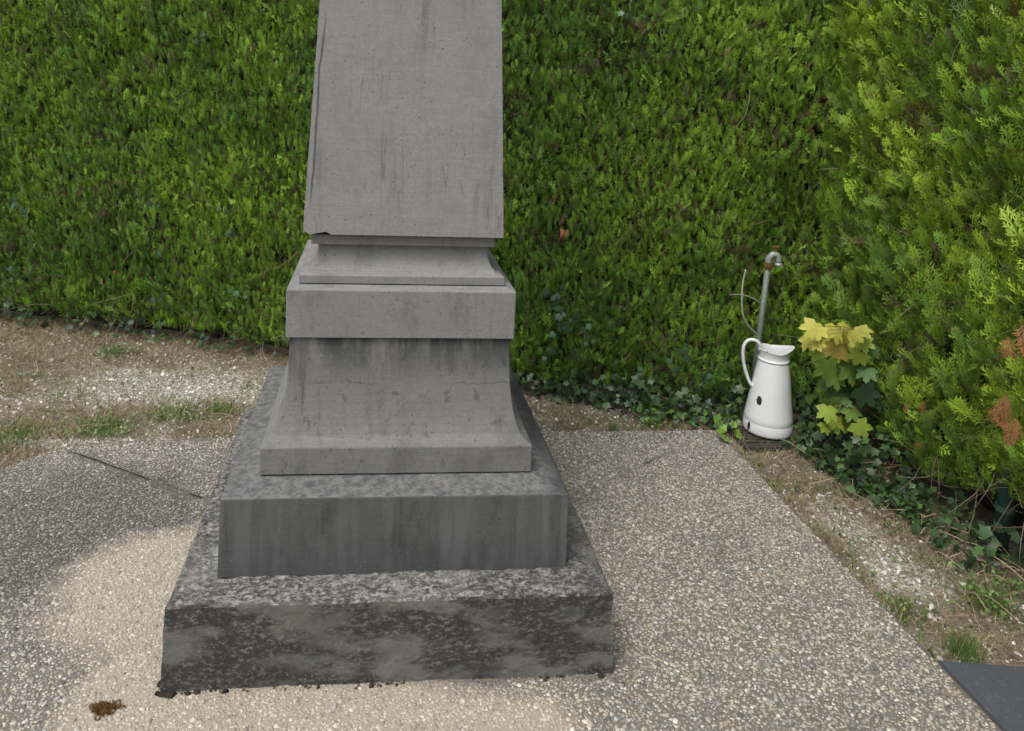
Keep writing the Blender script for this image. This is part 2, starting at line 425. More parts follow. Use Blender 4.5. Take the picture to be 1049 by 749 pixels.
def pebble_proto(seg=6):
    V = [(0, 0, 1)]
    for rr, zz in ((.62, .80), (1.0, .18)):
        for k in range(seg):
            a = 2 * math.pi * (k + (.5 if rr < .9 else 0)) / seg; V.append((rr * math.cos(a), rr * math.sin(a), zz))
    for k in range(seg): 
        a = 2 * math.pi * k / seg; V.append((.8 * math.cos(a), .8 * math.sin(a), -.7))
    T = []; 
    for k in range(seg):
        k2 = (k + 1) % seg
        T += [(0, 1 + k, 1 + k2), (1 + k, 1 + seg + k, 1 + seg + k2), (1 + k, 1 + seg + k2, 1 + k2),
              (1 + seg + k, 1 + 2 * seg + k, 1 + 2 * seg + k2), (1 + seg + k, 1 + 2 * seg + k2, 1 + seg + k2)]
    return np.array(V, float), np.array(T)
PBV, PBF = pebble_proto()
def pebbles(x, y, z, size, flat, colors, name, smooth=True, tilt=.25, jag=.16):
    N = len(x); ang = rng.random(N) * 2 * np.pi; ar = rng.uniform(.62, 1., N)
    V = np.repeat(PBV[None], N, 0)
    V = V * (1 + (rng.random((N, len(PBV), 1)) - .5) * 2 * jag)
    V[..., 0] *= size[:, None]; V[..., 1] *= (size * ar)[:, None]; V[..., 2] *= (size * flat)[:, None]
    tx = rng.normal(0, tilt, N); V[..., 2] += V[..., 0] * tx[:, None] * .5 + V[..., 1] * rng.normal(0, tilt, N)[:, None] * .5
    c, s_ = np.cos(ang)[:, None], np.sin(ang)[:, None]
    xx = V[..., 0] * c - V[..., 1] * s_; yy = V[..., 0] * s_ + V[..., 1] * c
    V = np.stack([xx + x[:, None], yy + y[:, None], V[..., 2] + z[:, None]], -1).reshape(-1, 3)
    return V, instF(PBF, len(PBV), N), np.repeat(colors, len(PBV), 0)
PAL = np.array([(.62, .59, .52), (.50, .46, .385), (.42, .37, .30), (.36, .30, .225), (.28, .26, .23), (.19, .185, .17), (.115, .112, .10), (.34, .33, .31)])
def pal(N, p):
    p = np.array(p, float); p /= p.sum(); c = PAL[rng.choice(len(PAL), N, p=p)]
    return c * rng.uniform(.8, 1.08, (N, 1)) * .84 + .012
sp = .0078
hx, hy = np.meshgrid(np.arange(-1.85, PAVX, sp), np.arange(-1.55, .76, sp * .9))
hx = hx + (np.arange(hx.shape[0]) % 2)[:, None] * sp / 2
hx, hy = hx.ravel(), hy.ravel()
hx = hx + rng.normal(0, sp * .24, len(hx)); hy = hy + rng.normal(0, sp * .24, len(hy))
JOINTS = [((-.52, .225), (-1.14, .60)), ((.52, .15), (1.28, .70)), ((-.52, -.51), (-1.7, -1.05)), ((.52, -.52), (1.3, -1.5))]
def seg_dist(x, y, a, b):
    a, b = np.array(a), np.array(b); d = b - a; t = np.clip(((x - a[0]) * d[0] + (y - a[1]) * d[1]) / (d @ d), 0, 1)
    return np.hypot(x - a[0] - t * d[0], y - a[1] - t * d[1]), t
keep = in_poly(hx, hy, OUT) & in_poly(hx + .006, hy, OUT) & in_poly(hx, hy + .005, OUT) & ~((np.abs(hx) < .50) & (np.abs(hy) < .50)) & (rng.random(len(hx)) < .965)
for k, (a_, b_) in enumerate(JOINTS):
    wv = (fbm(hx, hy, 9, 70) - .5) * .02
    d, t = seg_dist(hx + wv, hy + wv, a_, b_)
    if k == 0: keep &= ~((d < .0055) & (fbm(hx, hy, 9, 3) > .42))
    else: keep &= ~((d < .004) & (fbm(hx, hy, 8, 31) > .5))
hx, hy = hx[keep], hy[keep]; N = len(hx)
size = np.clip(rng.lognormal(math.log(.0039), .28, N), .0024, .008)
cols = pal(N, (.8, 1.7, 2.0, 1.3, 1.6, 1.2, .9, 1.5))
cl = clean_amount(hx, hy)[:, None]; dk = dark_amount(hx, hy)[:, None]
jd = np.minimum(seg_dist(hx, hy, *JOINTS[0])[0], seg_dist(hx, hy, *JOINTS[1])[0] + .012)
jd = np.clip(1 - jd / .03, 0, 1)[:, None] * .45
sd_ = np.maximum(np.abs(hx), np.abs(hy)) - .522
cols = cols * (1 - .45 * np.exp(-(np.maximum(sd_, 0) / .012) ** 2) - .16 * np.exp(-(np.maximum(sd_, 0) / .07) ** 2) * (fbm(hx, hy, 12, 19) > .45))[:, None]  # darker towards the slab foot: contact shade and debris put into the colour
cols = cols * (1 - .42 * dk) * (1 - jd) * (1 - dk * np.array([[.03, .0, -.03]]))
cols = cols * (1 - cl * .38) + np.array([[.43, .385, .31]]) * cl * .38 * rng.uniform(.8, 1.2, (N, 1))
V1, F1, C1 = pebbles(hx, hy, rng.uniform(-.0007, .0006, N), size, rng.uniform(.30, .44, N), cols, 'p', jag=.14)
# matrix sheet with the same staining
GXf, GYf = GX.ravel(), GY.ravel()
ok = in_poly(GXf, GYf, OUT) 
clg = clean_amount(GXf, GYf)[:, None]; dkg = dark_amount(GXf, GYf)[:, None]
mc = np.array([[.15, .136, .110]]) * (1 - .45 * dkg) * (1 - clg) + np.array([[.30, .262, .205]]) * clg
sx, sy = len(gx), len(gy); ii = np.arange(sx * sy).reshape(sy, sx)
Fs = np.stack([ii[:-1, :-1], ii[:-1, 1:], ii[1:, 1:], ii[1:, :-1]], -1).reshape(-1, 4)
Fs = Fs[ok[Fs].all(1)]
Vs = np.stack([GXf, GYf, np.full(len(GXf), .0003)], 1)
nb = len(pm_base.vertices)
Vb = np.empty(nb * 3, np.float32); pm_base.vertices.foreach_get('co', Vb); Vb = Vb.reshape(-1, 3)
pavo = link('pavement', pm_base, M_PAV); tag(pavo, kind='structure')
g = G('aggregate_mortar', .92, .15); a = g.attr()
g.set('Base Color', g.mix(.5, a, g.mix(g.noise(120, 4, .7), (.0, .0, .0), (1., 1., 1.)), 'OVERLAY')); g.set('Normal', g.bump(g.noise(300, 3), .5, .002))
M_MORT = g.m
pme = np_mesh('aggregate', np.concatenate([V1, Vs]), [F1, Fs + len(V1)], np.concatenate([C1, mc]), midx=np.concatenate([np.zeros(len(F1)), np.ones(len(Fs))]))
sm = np.zeros(len(pme.polygons), bool); sm[:len(F1)] = True; pme.polygons.foreach_set('use_smooth', sm)
link('aggregate_surface', pme, [M_PEB, M_MORT], pavo)
# open joint: dark earth strips where the joint has lost its filler
g = G('joint_earth', .95, .1); g.set('Base Color', g.mix(g.noise(60, 4), (.012, .012, .01), (.05, .042, .03))); M_JOINT = g.m
def joint(a, b, gaps, w):
    a, b = Vector((*a, 0)), Vector((*b, 0)); d = (b - a).normalized(); n = Vector((-d.y, d.x, 0)); L = (b - a).length
    bm = bmesh.new()
    for t0, t1 in gaps:
        K = max(2, int((t1 - t0) * L / .012)); prev = None
        for i in range(K + 1):
            t = t0 + (t1 - t0) * i / K; ww = w * math.sin(math.pi * min(max(i / K, .06), .94)) ** .5 * random.uniform(.6, 1.2)
            wv = float(fbm(np.array([t * 3.]), np.array([t0]), 4, 8)[0] - .5) * .012
            p = a + d * L * t + n * wv
            q = (bm.verts.new(p + n * ww + Vector((0, 0, .0032))), bm.verts.new(p - n * ww + Vector((0, 0, .0032))))
            if prev: bm.faces.new((prev[0], prev[1], q[1], q[0]))
            prev = q
    bmesh.ops.recalc_face_normals(bm, faces=bm.faces)
    return bm
bmj = merge([joint(*JOINTS[0], [(.0, .09), (.14, .22), (.45, .62), (.6, .72), (.70, .98)], .0032),
             joint(*JOINTS[1], [(.55, .62)], .0016)])
link('joint_filler', from_bm('joint', bmj), M_JOINT, pavo)

# ------------------------------------------------------------------ monument
mon = empty('stone_monument', (0, 0, 0), 'grey weathered stone monument with tapering shaft on stepped dark blocks', 'monument')
def square_loft(profile, seg=24, top=True, amp=0.0, rough_fn=None, offx=0.0):
    """profile [(z, halfwidth)] lofted with square section, subdivided so that edges can wear"""
    bm = bmesh.new(); rings = []
    for z, w in profile:
        ring = []
        for s in range(4):
            for k in range(seg):
                t = -1 + 2 * k / seg
                x, y = {0: (t, -1), 1: (1, t), 2: (-t, 1), 3: (-1, -t)}[s]
                ring.append(bm.verts.new((x * w, y * w, z)))
        rings.append(ring)
    n = 4 * seg
    for i in range(len(rings) - 1):
        for k in range(n):
            bm.faces.new((rings[i][k], rings[i][(k + 1) % n], rings[i + 1][(k + 1) % n], rings[i + 1][k]))
    if top:
        z, w = profile[-1]; R = rings[-1]; grid = {}
        for k in range(seg):
            grid[(k, 0)] = R[k]; grid[(seg, k)] = R[seg + k]; grid[(seg - k, seg)] = R[2 * seg + k]; grid[(0, seg - k)] = R[3 * seg + k]
        for i in range(1, seg):
            for j in range(1, seg):
                grid[(i, j)] = bm.verts.new((w * (-1 + 2 * i / seg), w * (-1 + 2 * j / seg), z))
        for i in range(seg):
            for j in range(seg):
                bm.faces.new((grid[(i, j)], grid[(i + 1, j)], grid[(i + 1, j + 1)], grid[(i, j + 1)]))
    bmesh.ops.recalc_face_normals(bm, faces=bm.faces)
    bm.normal_update()
    if rough_fn:
        mv = [(v, v.normal.copy()) for v in bm.verts]
        for v, nn in mv: v.co += rough_fn(v.co, nn)
    return bm
def wear(amp, freq, edge=.0, w=0, chips=0.0):
    def fn(co, nn):
        d = noise.noise(co * freq) * amp + noise.noise(co * freq * 3.1) * amp * .5
        return nn * d
    return fn
def block(name, prof, mat, seg=40, amp=.0006, freq=14, top=True, bevel=.003, fn=None, smooth=False):
    # round the arrises of the profile a little
    bm = square_loft(prof, seg, top, rough_fn=fn or wear(amp, freq))
    o = link(name, from_bm(name, bm), mat, mon)
    if bevel:
        b = o.modifiers.new('b', 'BEVEL'); b.width = bevel; b.segments = 2; b.limit_method = 'ANGLE'; b.angle_limit = rad(24)
    return o
# base slab: cast, lumpy
def slab_fn(co, nn):
    c = co.copy()
    d = noise.noise(c * 7) * .004 + noise.noise(c * 20) * .0025 + noise.noise(c * 45) * .0012
    if nn.z > .5:
        d += noise.noise(c * 30 + Vector((5, 5, 5))) * .005
        d -= abs(noise.noise(c * 52)) * .007
    e = Vector((0, 0, 0))
    # chips on arrises
    if .15 < abs(nn.z) < .97:
        k = noise.noise(c * 15 + Vector((9, 1, 2)))
        d -= max(0, k) * .008 + .002
    return nn * d
zs = [0, .012, .03, .05, .07, .09, .11, .13, .15, .17, .185, .196, .2035]
prof = [(-.03, .524)] + [(z, .5222 + (.513 - .5222) * z / .2058) for z in zs] + [(.2052, .5095), (.2062, .504)]
o = block('base_slab', prof, M_SLAB, seg=150, bevel=0, fn=slab_fn)
# lower block with chamfered top
prof = [(.203, .4202), (.25, .419), (.30, .418), (.35, .4168), (.394, .4153), (.397, .413), (.4087, .340), (.411, .30)]
block('lower_block', prof, M_LOWER, seg=60, amp=.0012, freq=11)
# flared plinth
prof = [(.414, .3376), (.45, .3375), (.4812, .3373)]
for k in range(1, 15):
    t = k / 14; q = 1 - (1 - t) ** 2
    wv = .2774 + (.3373 - .004 - .2774) * (1 - math.sqrt(max(0, 1 - (1 - t) ** 2.3)))
    prof.append((.4815 + (.741 - .4815) * t, wv))
fl = block('flared_plinth', prof, M_FLARE, seg=50, amp=.0008, freq=12)
# cornice block
block('cornice_block', [(.7435, .2859), (.80, .2859), (.8644, .2859), (.8705, .262), (.872, .25)], M_CORN, seg=44, amp=.0007)
# scotia moulding
prof = [(.8745, .2586), (.894, .2584)]
for k in range(0, 13):
    t = k / 12
    prof.append((.8945 + .072 * t, .2155 + (.2570 - .2155) * (1 - math.sqrt(max(0, 1 - (1 - t) ** 2)))))
prof += [(.9675, .2327), (.9925, .2327)]
block('scotia_moulding', prof, M_CORN, seg=40, amp=.0005, bevel=.002)
# shaft (its lower left arris is chipped)
def shaft_fn(co, nn):
    d = noise.noise(co * 9) * .0008 + noise.noise(co * 30) * .0005
    v = nn * d
    if co.z < 1.02 and co.x < -.19 and co.y < -.2:
        k = max(0, noise.noise(co * 28 + Vector((3, 3, 3))) + .35)
        v += Vector((.012 * k * max(0, (-.19 - co.x) / .06), .0, .012 * k))
    if abs(nn.x) > .2 and abs(nn.y) > .2:
        v -= Vector((nn.x, nn.y, 0)) * max(0, noise.noise(Vector((co.x * 4, co.y * 4, co.z * 16)))) * .002
    return v
prof = [(.9965, .2521), (.9985, .2521)]
for k in range(1, 60):
    z = .9985 + k * .03; prof.append((z, .2521 - (z - .9985) * .0497))
zt, wt = prof[-1]; prof += [(zt + .10, .01)]
block('shaft', prof, M_SHAFT, seg=36, fn=shaft_fn, bevel=.004)

# ------------------------------------------------------------------ conifer sprays
def spray_proto(nb=7, L=1.0, Wd=.42, seed=0, dense=1, th=1.0):
    r = random.Random(seed); quads = []; V = []; tipf = []
    def kite(p, d, ln, w, zc=0.0):
        w = w * th
        px, py = -d[1], d[0]; i = len(V)
        m_ = .45
        def P(a, b_):
            x = p[0] + d[0] * a + px * b_; y = p[1] + d[1] * a + py * b_
            return (x, y, -.22 * y * y + .10 * abs(x) + zc)
        V.extend([P(0, 0), P(ln * m_, -w), P(ln, 0), P(ln * m_, w)])
        for q in (0, .45, 1.0, .45): tipf.append(min(1, max(0, (p[1] + d[1] * ln * q) * .6 + q * .4)))
        quads.append((i, i + 1, i + 2, i + 3))
    kite((0, 0), (0, 1), L, .024)
    for k in range(nb):
        t = .16 + .74 * k / (nb - 1); 
        for s in (-1, 1):
            tt = t + (.05 if s > 0 else 0) + r.uniform(-.02, .02)
            a = rad(r.uniform(20, 40)); bl = Wd * (math.sin(math.pi * min(1, .18 + tt * .82)) ** .7 + .12) * r.uniform(.75, 1.15)
            d = (s * math.sin(a), math.cos(a)); kite((0, tt * L), d, bl, .026, r.uniform(-.02, .02))
            if bl > .2:
                for q, sg in ((.38, 1), (.55, -1), (.72, 1))[:dense + 1]:
                    a2 = a * s + sg * rad(r.uniform(28, 42)); d2 = (math.sin(a2), math.cos(a2))
                    kite((d[0] * bl * q, tt * L + d[1] * bl * q), d2, bl * .42, .022)
    return np.array(V), np.array(quads), np.array(tipf)
PROTOS = [spray_proto(4, seed=1, dense=0, Wd=.36), spray_proto(5, seed=2, dense=0, Wd=.30), spray_proto(4, seed=3, dense=1, Wd=.42), spray_proto(5, seed=4, dense=0, Wd=.34), spray_proto(3, seed=9, dense=0, Wd=.34)]
PROTOS_BIG = [spray_proto(9, seed=5, dense=2, Wd=.32, th=.62), spray_proto(10, seed=6, dense=2, Wd=.27, th=.6), spray_proto(8, seed=8, dense=2, Wd=.34, th=.65)]
def build_sprays(name, P, axis, face, size, col, tipc, protos, parent, mat=None, tip=.5):
    Vs, Fs, Cs = [], [], []; off = 0
    which = rng.integers(0, len(protos), len(P))
    for k, (pv, pf, tf) in enumerate(protos):
        m_ = which == k; N = m_.sum()
        if N == 0: continue
        M = frames(axis[m_], face[m_]) * size[m_][:, None, None]
        Vs.append(inst(pv, M, P[m_])); Fs.append(instF(pf, len(pv), N) + off); off += N * len(pv)
        w_ = (tf * tip)[None, :, None]
        c = col[m_][:, None, :] * (1 - w_) + tipc[m_][:, None, :] * w_
        Cs.append(c.reshape(-1, 3))
    me = np_mesh(name, np.concatenate(Vs), Fs, np.concatenate(Cs))
    return link(name, me, mat or M_CONIFER, parent)

GREENS = np.array([(.070, .135, .020), (.090, .165, .022), (.055, .115, .024), (.11, .185, .025), (.075, .135, .032), (.045, .09, .022)])
TIPS = np.array([(.15, .27, .03), (.18, .31, .035), (.11, .23, .035), (.22, .34, .04), (.14, .22, .05), (.09, .18, .035)])
BROWN = np.array([(.11, .075, .04), (.08, .06, .04), (.13, .10, .06)])

def hedge_sprays(n, u0, u1, z0f, z1, surf, nrm, tang, size_mu, depth_mu, seed, upw=1.25, outw=.65, rnd=.34, tint=np.array([1.2, 1.27, 1.0])):
    """surf(u,z,depth) -> xyz"""
    u = rng.uniform(u0, u1, n); zz = rng.uniform(0, 1, n); zb = z0f(u); z = zb + (z1 - zb) * zz
    dep = rng.exponential(depth_mu, n); dep = np.clip(dep, 0, .2)
    P = surf(u, z, dep)
    ax = np.array([0, 0, 1.]) * upw * rng.uniform(.6, 1.4, (n, 1)) + nrm * outw * rng.uniform(.5, 1.4, (n, 1)) + rng.normal(0, rnd, (n, 3))
    fc = nrm * .8 + rng.normal(0, .7, (n, 3))
    size = rng.lognormal(math.log(size_mu), .22, n)
    k = (fbm(u, z, 5, seed) * .5 + fbm(u, z, 1.3, seed + 5) * .5); kk = np.clip((k - .32) / .38 + rng.normal(0, .28, n), 0, .999)
    order = np.array([5, 2, 0, 4, 1, 3]); ci = order[(kk * 6).astype(int)]
    jt = rng.lognormal(0.05, .27, (n, 1)); col = GREENS[ci] * jt; tp = TIPS[ci] * jt
    col = col * tint; tp = tp * tint
    br = rng.random(n) < (.02 + .22 * np.clip(dep / .12, 0, 1) + .22 * (fbm(u, z, 7, seed + 9) > .64))
    bc = BROWN[rng.integers(0, 3, n)] * rng.uniform(.7, 1.3, (n, 1))
    col[br] = bc[br]; tp[br] = bc[br] * 1.2
    return P, ax, fc, size, col, tp, u, z

# back hedge
LN3 = np.array([LN[0], LN[1], 0.]); LD3 = np.array([LD[0], LD[1], 0.])
HB = empty('clipped_hedge', (float((LINE_A + LINE_B)[0] / 2 - LN[0] * .4), float((LINE_A + LINE_B)[1] / 2 - LN[1] * .4), 0), 'tall clipped green conifer hedge running behind the stone monument', 'hedge')
HBM = np.array([*HB.location])
HTOP = 2.35
UL = float(np.linalg.norm(LINE_B - LINE_A))
def b_surf(u, z, dep):
    bul = (fbm(u, z, 1.6, 50) - .5) * .10 + (fbm(u, z, 5.5, 60) - .5) * .08 + (fbm(u * 1.3, z, 15, 61, 2) - .5) * .07
    lean = -.02 * z - .03 * np.clip((.22 - z) / .22, 0, 1)
    o = bul + lean - dep - .15 * np.exp(-((u - (UL - .17)) / .19) ** 2) * np.clip((z - .05) / .2, 0, 1) * np.clip((1.15 - z) / .3, 0, 1)
    return np.stack([LINE_A[0] + LD[0] * u + LN[0] * o, LINE_A[1] + LD[1] * u + LN[1] * o, z], 1) - HBM
def b_bot(u):
    return .02 + .05 * fbm(u, u * 0, 4, 33) + .02 * np.clip((1.4 - u) / 1.4, 0, 1)
UL = float(np.linalg.norm(LINE_B - LINE_A))
parts = [hedge_sprays(84000, -.25, UL + .12, b_bot, 1.98, b_surf, LN3, LD3, .043, .036, 80),
         hedge_sprays(5200, -2.6, -.25, b_bot, HTOP, b_surf, LN3, LD3, .075, .035, 80),
         hedge_sprays(3600, -.25, UL + .12, b_bot, HTOP, b_surf, LN3, LD3, .075, .03, 80)]
m2 = parts[2]; sel = m2[7] > 1.9
parts[2] = tuple(a[sel] for a in m2)
cat = [np.concatenate([p[i] for p in parts]) for i in range(6)]
build_sprays('foliage', *cat, PROTOS, HB, tip=.75)
# solid dark core, coloured for the shade inside the hedge
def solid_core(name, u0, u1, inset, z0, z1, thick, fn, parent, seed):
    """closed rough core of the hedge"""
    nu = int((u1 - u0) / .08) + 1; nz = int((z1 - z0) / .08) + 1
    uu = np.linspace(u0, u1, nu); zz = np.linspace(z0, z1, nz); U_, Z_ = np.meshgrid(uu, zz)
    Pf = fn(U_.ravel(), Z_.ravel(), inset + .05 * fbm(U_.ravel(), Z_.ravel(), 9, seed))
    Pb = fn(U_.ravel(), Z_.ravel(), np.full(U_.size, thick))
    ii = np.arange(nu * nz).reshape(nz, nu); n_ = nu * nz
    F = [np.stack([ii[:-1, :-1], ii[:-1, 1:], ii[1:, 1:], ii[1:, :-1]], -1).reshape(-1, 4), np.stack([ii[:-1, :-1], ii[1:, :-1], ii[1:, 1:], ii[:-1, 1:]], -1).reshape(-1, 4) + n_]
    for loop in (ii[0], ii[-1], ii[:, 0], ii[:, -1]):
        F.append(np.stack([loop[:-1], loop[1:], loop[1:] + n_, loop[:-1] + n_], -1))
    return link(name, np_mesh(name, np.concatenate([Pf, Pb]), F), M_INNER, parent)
solid_core('inner_branches', -2.6, UL + .35, .15, -.02, HTOP - .03, .75, b_surf, HB, 3)  # closed backing whose dark colour paints the hedge's shaded gaps
def trunks(us, fn, parent, r0=.022):
    for i, u in enumerate(us):
        P = []
        for k, z in enumerate(np.linspace(-.02, .6, 7)):
            p = fn(np.array([u + .03 * math.sin(k * 1.3 + i)]), np.array([z]), np.array([.16 + .02 * math.cos(k + i)]))[0]; p[2] = z - 0
            P.append(p)
        link('trunk', from_bm('trunk', tube(smooth_path(P, 2), [r0 * (1 - .4 * j / 12) for j in range(13)], 8), True), M_BARK, parent)
trunks([.1, .62, 1.12, 1.75, 2.2, 2.8, 3.4, 3.9], b_surf, HB)
# bare inner twigs that show through near the foot and in thin places
def twigs(n, u0, u1, z0, z1, fn, nrm, parent, name='twigs', lmu=.13, dep=.06, col=M_BARK, droop=0):
    Vs, Fs, off = [], [], 0; 
    for i in range(n):
        u = rng.uniform(u0, u1); z = rng.uniform(z0, z1); p = fn(np.array([u]), np.array([z]), np.array([rng.uniform(.0, dep * 2)]))[0]
        d = norm(np.array([0, 0, rng.uniform(-.6, 1.) - droop]) + nrm * rng.uniform(-.1, .7) + rng.normal(0, .6, 3)); L = lmu * rng.uniform(.5, 1.7)
        a = norm(np.cross(d, rng.normal(0, 1, 3))); b = np.cross(d, a); bend = rng.normal(0, .12, 3) * L; rr = rng.uniform(.0009, .0022)
        K = 5
        for k in range(K):
            t = k / (K - 1); c = p + d * L * t + bend * math.sin(t * math.pi) + rng.normal(0, .0015, 3); r = rr * (1 - .6 * t)
            for q in range(3):
                an = 2 * math.pi * q / 3; Vs.append(c + (a * math.cos(an) + b * math.sin(an)) * r)
        for k in range(K - 1):
            for q in range(3): Fs.append((off + k * 3 + q, off + k * 3 + (q + 1) % 3, off + k * 3 + 3 + (q + 1) % 3, off + k * 3 + 3 + q))
        off += K * 3
    return tag(link(name, np_mesh(name, np.array(Vs), np.array(Fs)), col, parent), kind='stuff')
g = G('twig_bark', .9, .15); g.set('Base Color', g.mix(g.noise(25, 3), (.09, .07, .05), (.26, .21, .155))); M_TWIG = g.m
twigs(700, -.2, UL, .06, 2.0, b_surf, LN3, HB, col=M_TWIG)
twigs(200, -.2, 2.2, .06, .26, b_surf, LN3, HB, name='low_twigs', lmu=.2, dep=.05, col=M_TWIG)

# right-hand hedge: looser, longer fronds
HRX = 1.80
HR = empty('loose_hedge', (HRX + .4, 0.0, 0), 'loose overgrown conifer hedge with long feathery fronds on the right', 'hedge')
HRM = np.array([HRX + .4, 0., 0.])
def r_surf(u, z, dep):      # u = -y, from the corner (u=-.75) towards the camera
    y = -u
    bul = (fbm(u + 9, z, 1.8, 150) - .5) * .14 + (fbm(u + 9, z, 5.5, 160) - .5) * .09
    out = bul + .05 * np.clip(z - .3, 0, 1) * 1 - .10 * np.clip((.3 - z) / .3, 0, 1) - dep
    return np.stack([HRX - out, y, z], 1) - HRM
def r_bot(u):
    return np.clip(.07 + .10 * (u + .6) + .10 * (fbm(u, u * 0, 5, 133) - .5), .05, .4)
RN3 = np.array([-1., 0, 0]); RT3 = np.array([0, -1., 0])
rp = [hedge_sprays(19000, -.85, .55, r_bot, 2.0, r_surf, RN3 * .9 + RT3 * .35, RT3, .060, .045, 180, upw=1.4, outw=.8, rnd=.42, tint=np.array([1.65, 1.48, 1.1])),
      hedge_sprays(2600, .55, 2.2, r_bot, HTOP, r_surf, RN3, RT3, .105, .04, 180),
      hedge_sprays(900, -.85, .55, r_bot, HTOP, r_surf, RN3, RT3, .10, .04, 180)]
sel = rp[2][7] > 1.95; rp[2] = tuple(a[sel] for a in rp[2])
cat = [np.concatenate([p[i] for p in rp]) for i in range(6)]
build_sprays('foliage', *cat, PROTOS, HR, tip=.8)
lp = hedge_sprays(1900, -.80, .6, r_bot, 2.05, r_surf, RN3 * .9 + RT3 * .4, RT3, .092, .02, 180, upw=1.4, outw=.85, rnd=.38, tint=np.array([1.5, 1.4, 1.1]))
build_sprays('long_fronds', *lp[:6], PROTOS_BIG, HR, tip=.8)
solid_core('inner_branches', -.9, 2.2, .20, -.02, HTOP - .03, .85, r_surf, HR, 7)
trunks([-.45, .05, .5, 1.1], r_surf, HR, .026)
twigs(420, -.8, .6, .1, 1.9, r_surf, RN3, HR, lmu=.12, col=M_TWIG)
twigs(110, -.7, .5, .05, .3, r_surf, RN3, HR, name='low_twigs', lmu=.14, dep=.04, col=M_TWIG, droop=.3)
# dead rust-brown fronds hanging in the hedge
def dead_frond(p, L, axis, parent, base, col=(.30, .135, .06), n=2):
    P = np.repeat(np.array([p]), n, 0) - base + rng.normal(0, .006, (n, 3)); ax = norm(np.array(axis, float)) + rng.normal(0, .25, (n, 3))
    fc = np.array([[-.7, -.7, .1]]) + rng.normal(0, .4, (n, 3)); c = np.array([col]) * rng.uniform(.7, 1.25, (n, 1))
    o = build_sprays('dead_frond', P, ax, fc, L * .8 * rng.uniform(.7, 1.05, n), c, c * 1.25, PROTOS_BIG, parent)
    return o
for px, py, X_, L, ax in [(1016, 408, 1.66, .12, (.2, -.3, -1)), (1030, 400, 1.66, .14, (.1, -.5, -.8)), (1046, 330, 1.6, .13, (-.1, -.3, -.9)), (1030, 343, 1.66, .09, (-.3, -.2, -.8)),
                          (947, 412, 1.70, .07, (-.2, 0, -1)), (931, 412, 1.70, .05, (0, 0, -1)), (941, 450, 1.70, .05, (.2, 0, -.9)), (1038, 420, 1.64, .12, (.1, -.2, -1))]:
    dead_frond(at_x(px, py, X_), L, ax, HR, HRM)
def on_back(px, py, off=.03):
    d = ray(px, py); A = np.array([*(LINE_A + LN * off), 0.]); t = ((A - CAM) @ LN3) / (d @ LN3); return CAM + t * d
for px, py, L, cl_ in [(575, 243, .05, (.40, .12, .07)), (118, 283, .05, (.48, .22, .10)), (104, 293, .04, (.42, .2, .1)), (742, 60, .05, (.2, .1, .07))]:
    dead_frond(on_back(px, py), L, (.1, -.3, .9), HB, HBM, cl_, 3)

# ------------------------------------------------------------------ broad leaves: ivy, maple
def star_leaf(lobes, inner, tip=None, fold=.1):
    """lobes: list of (angle deg from tip axis, radius); returns fan mesh; leaf axis +Y, petiole at origin"""
    pts = []
    for i, (a, r) in enumerate(lobes):
        pts.append((math.sin(rad(a)) * r, .35 + math.cos(rad(a)) * r))
    V = [(0, .35, .0)] + [(x, y, -fold * abs(x) - .25 * (x * x + (y - .35) ** 2)) for x, y in pts]
    n = len(pts); T = [(0, 1 + i, 1 + (i + 1) % n) for i in range(n)]
    return np.array(V), np.array(T)
IVY = star_leaf([(0, .65), (25, .36), (62, .55), (95, .36), (128, .46), (180, .26), (232, .46), (265, .36), (298, .55), (335, .36)], 0)
MAP = star_leaf([(0, .72), (8, .58), (15, .60), (23, .40), (32, .50), (38, .58), (47, .70), (55, .58), (64, .56), (74, .40), (90, .48), (103, .58), (120, .42), (150, .34), (180, .18),
                 (210, .34), (240, .42), (257, .58), (270, .48), (286, .40), (296, .56), (305, .58), (313, .70), (322, .58), (328, .50), (337, .40), (345, .60), (352, .58)], 0, fold=.10)
def leaves(name, P, axis, face, size, col, proto, mat, parent=None, loc=None):
    pv, pf = proto; n = len(P); M = frames(axis, face) * size[:, None, None]
    c = np.repeat(col, len(pv), 0); c = c * np.repeat(rng.uniform(.8, 1.18, (n, 1)), len(pv), 0) * rng.uniform(.86, 1.14, (len(c), 1))
    return link(name, np_mesh(name, inst(pv, M, P), instF(pf, len(pv), n), c), mat, parent, loc)
IP, IA, IF_, IS, IC = [], [], [], [], []
IVC = np.array([(.028, .062, .022), (.038, .08, .028), (.055, .11, .034), (.02, .045, .022), (.045, .085, .03)])
def add_ivy(n, pf, zmax, s=.038, col=IVC, up=1.0, nrm=LN3):
    for i in range(n):
        x, y = pf(); 
        z = rng.random() ** 1.6 * zmax + .012
        IP.append((x, y, z)); v = rng.normal(0, .55, 3); f = np.array([nrm[0], nrm[1], up]) + rng.normal(0, .4, 3)
        IA.append(v + np.array([nrm[0] * .4, nrm[1] * .4, .1])); IF_.append(f); IS.append(s * rng.uniform(.6, 1.35)); IC.append(col[rng.integers(0, len(col))] * rng.uniform(.75, 1.3))
def back_pt(u0, u1, o0, o1):
    def f():
        u = rng.uniform(u0, u1); o = rng.uniform(o0, o1); return LINE_A + LD * u + LN * o
    return f
add_ivy(150, back_pt(-.2, 1.7, -.10, .02), .10, .036)
add_ivy(330, back_pt(2.35, 3.35, -.05, .04), .08, .033)
add_ivy(330, back_pt(3.0, 4.05, -.06, .07), .13, .036)
add_ivy(300, back_pt(3.25, 4.02, .03, .15), .05, .028, np.concatenate([IVC, [(.07, .15, .04), (.09, .18, .045)]]))
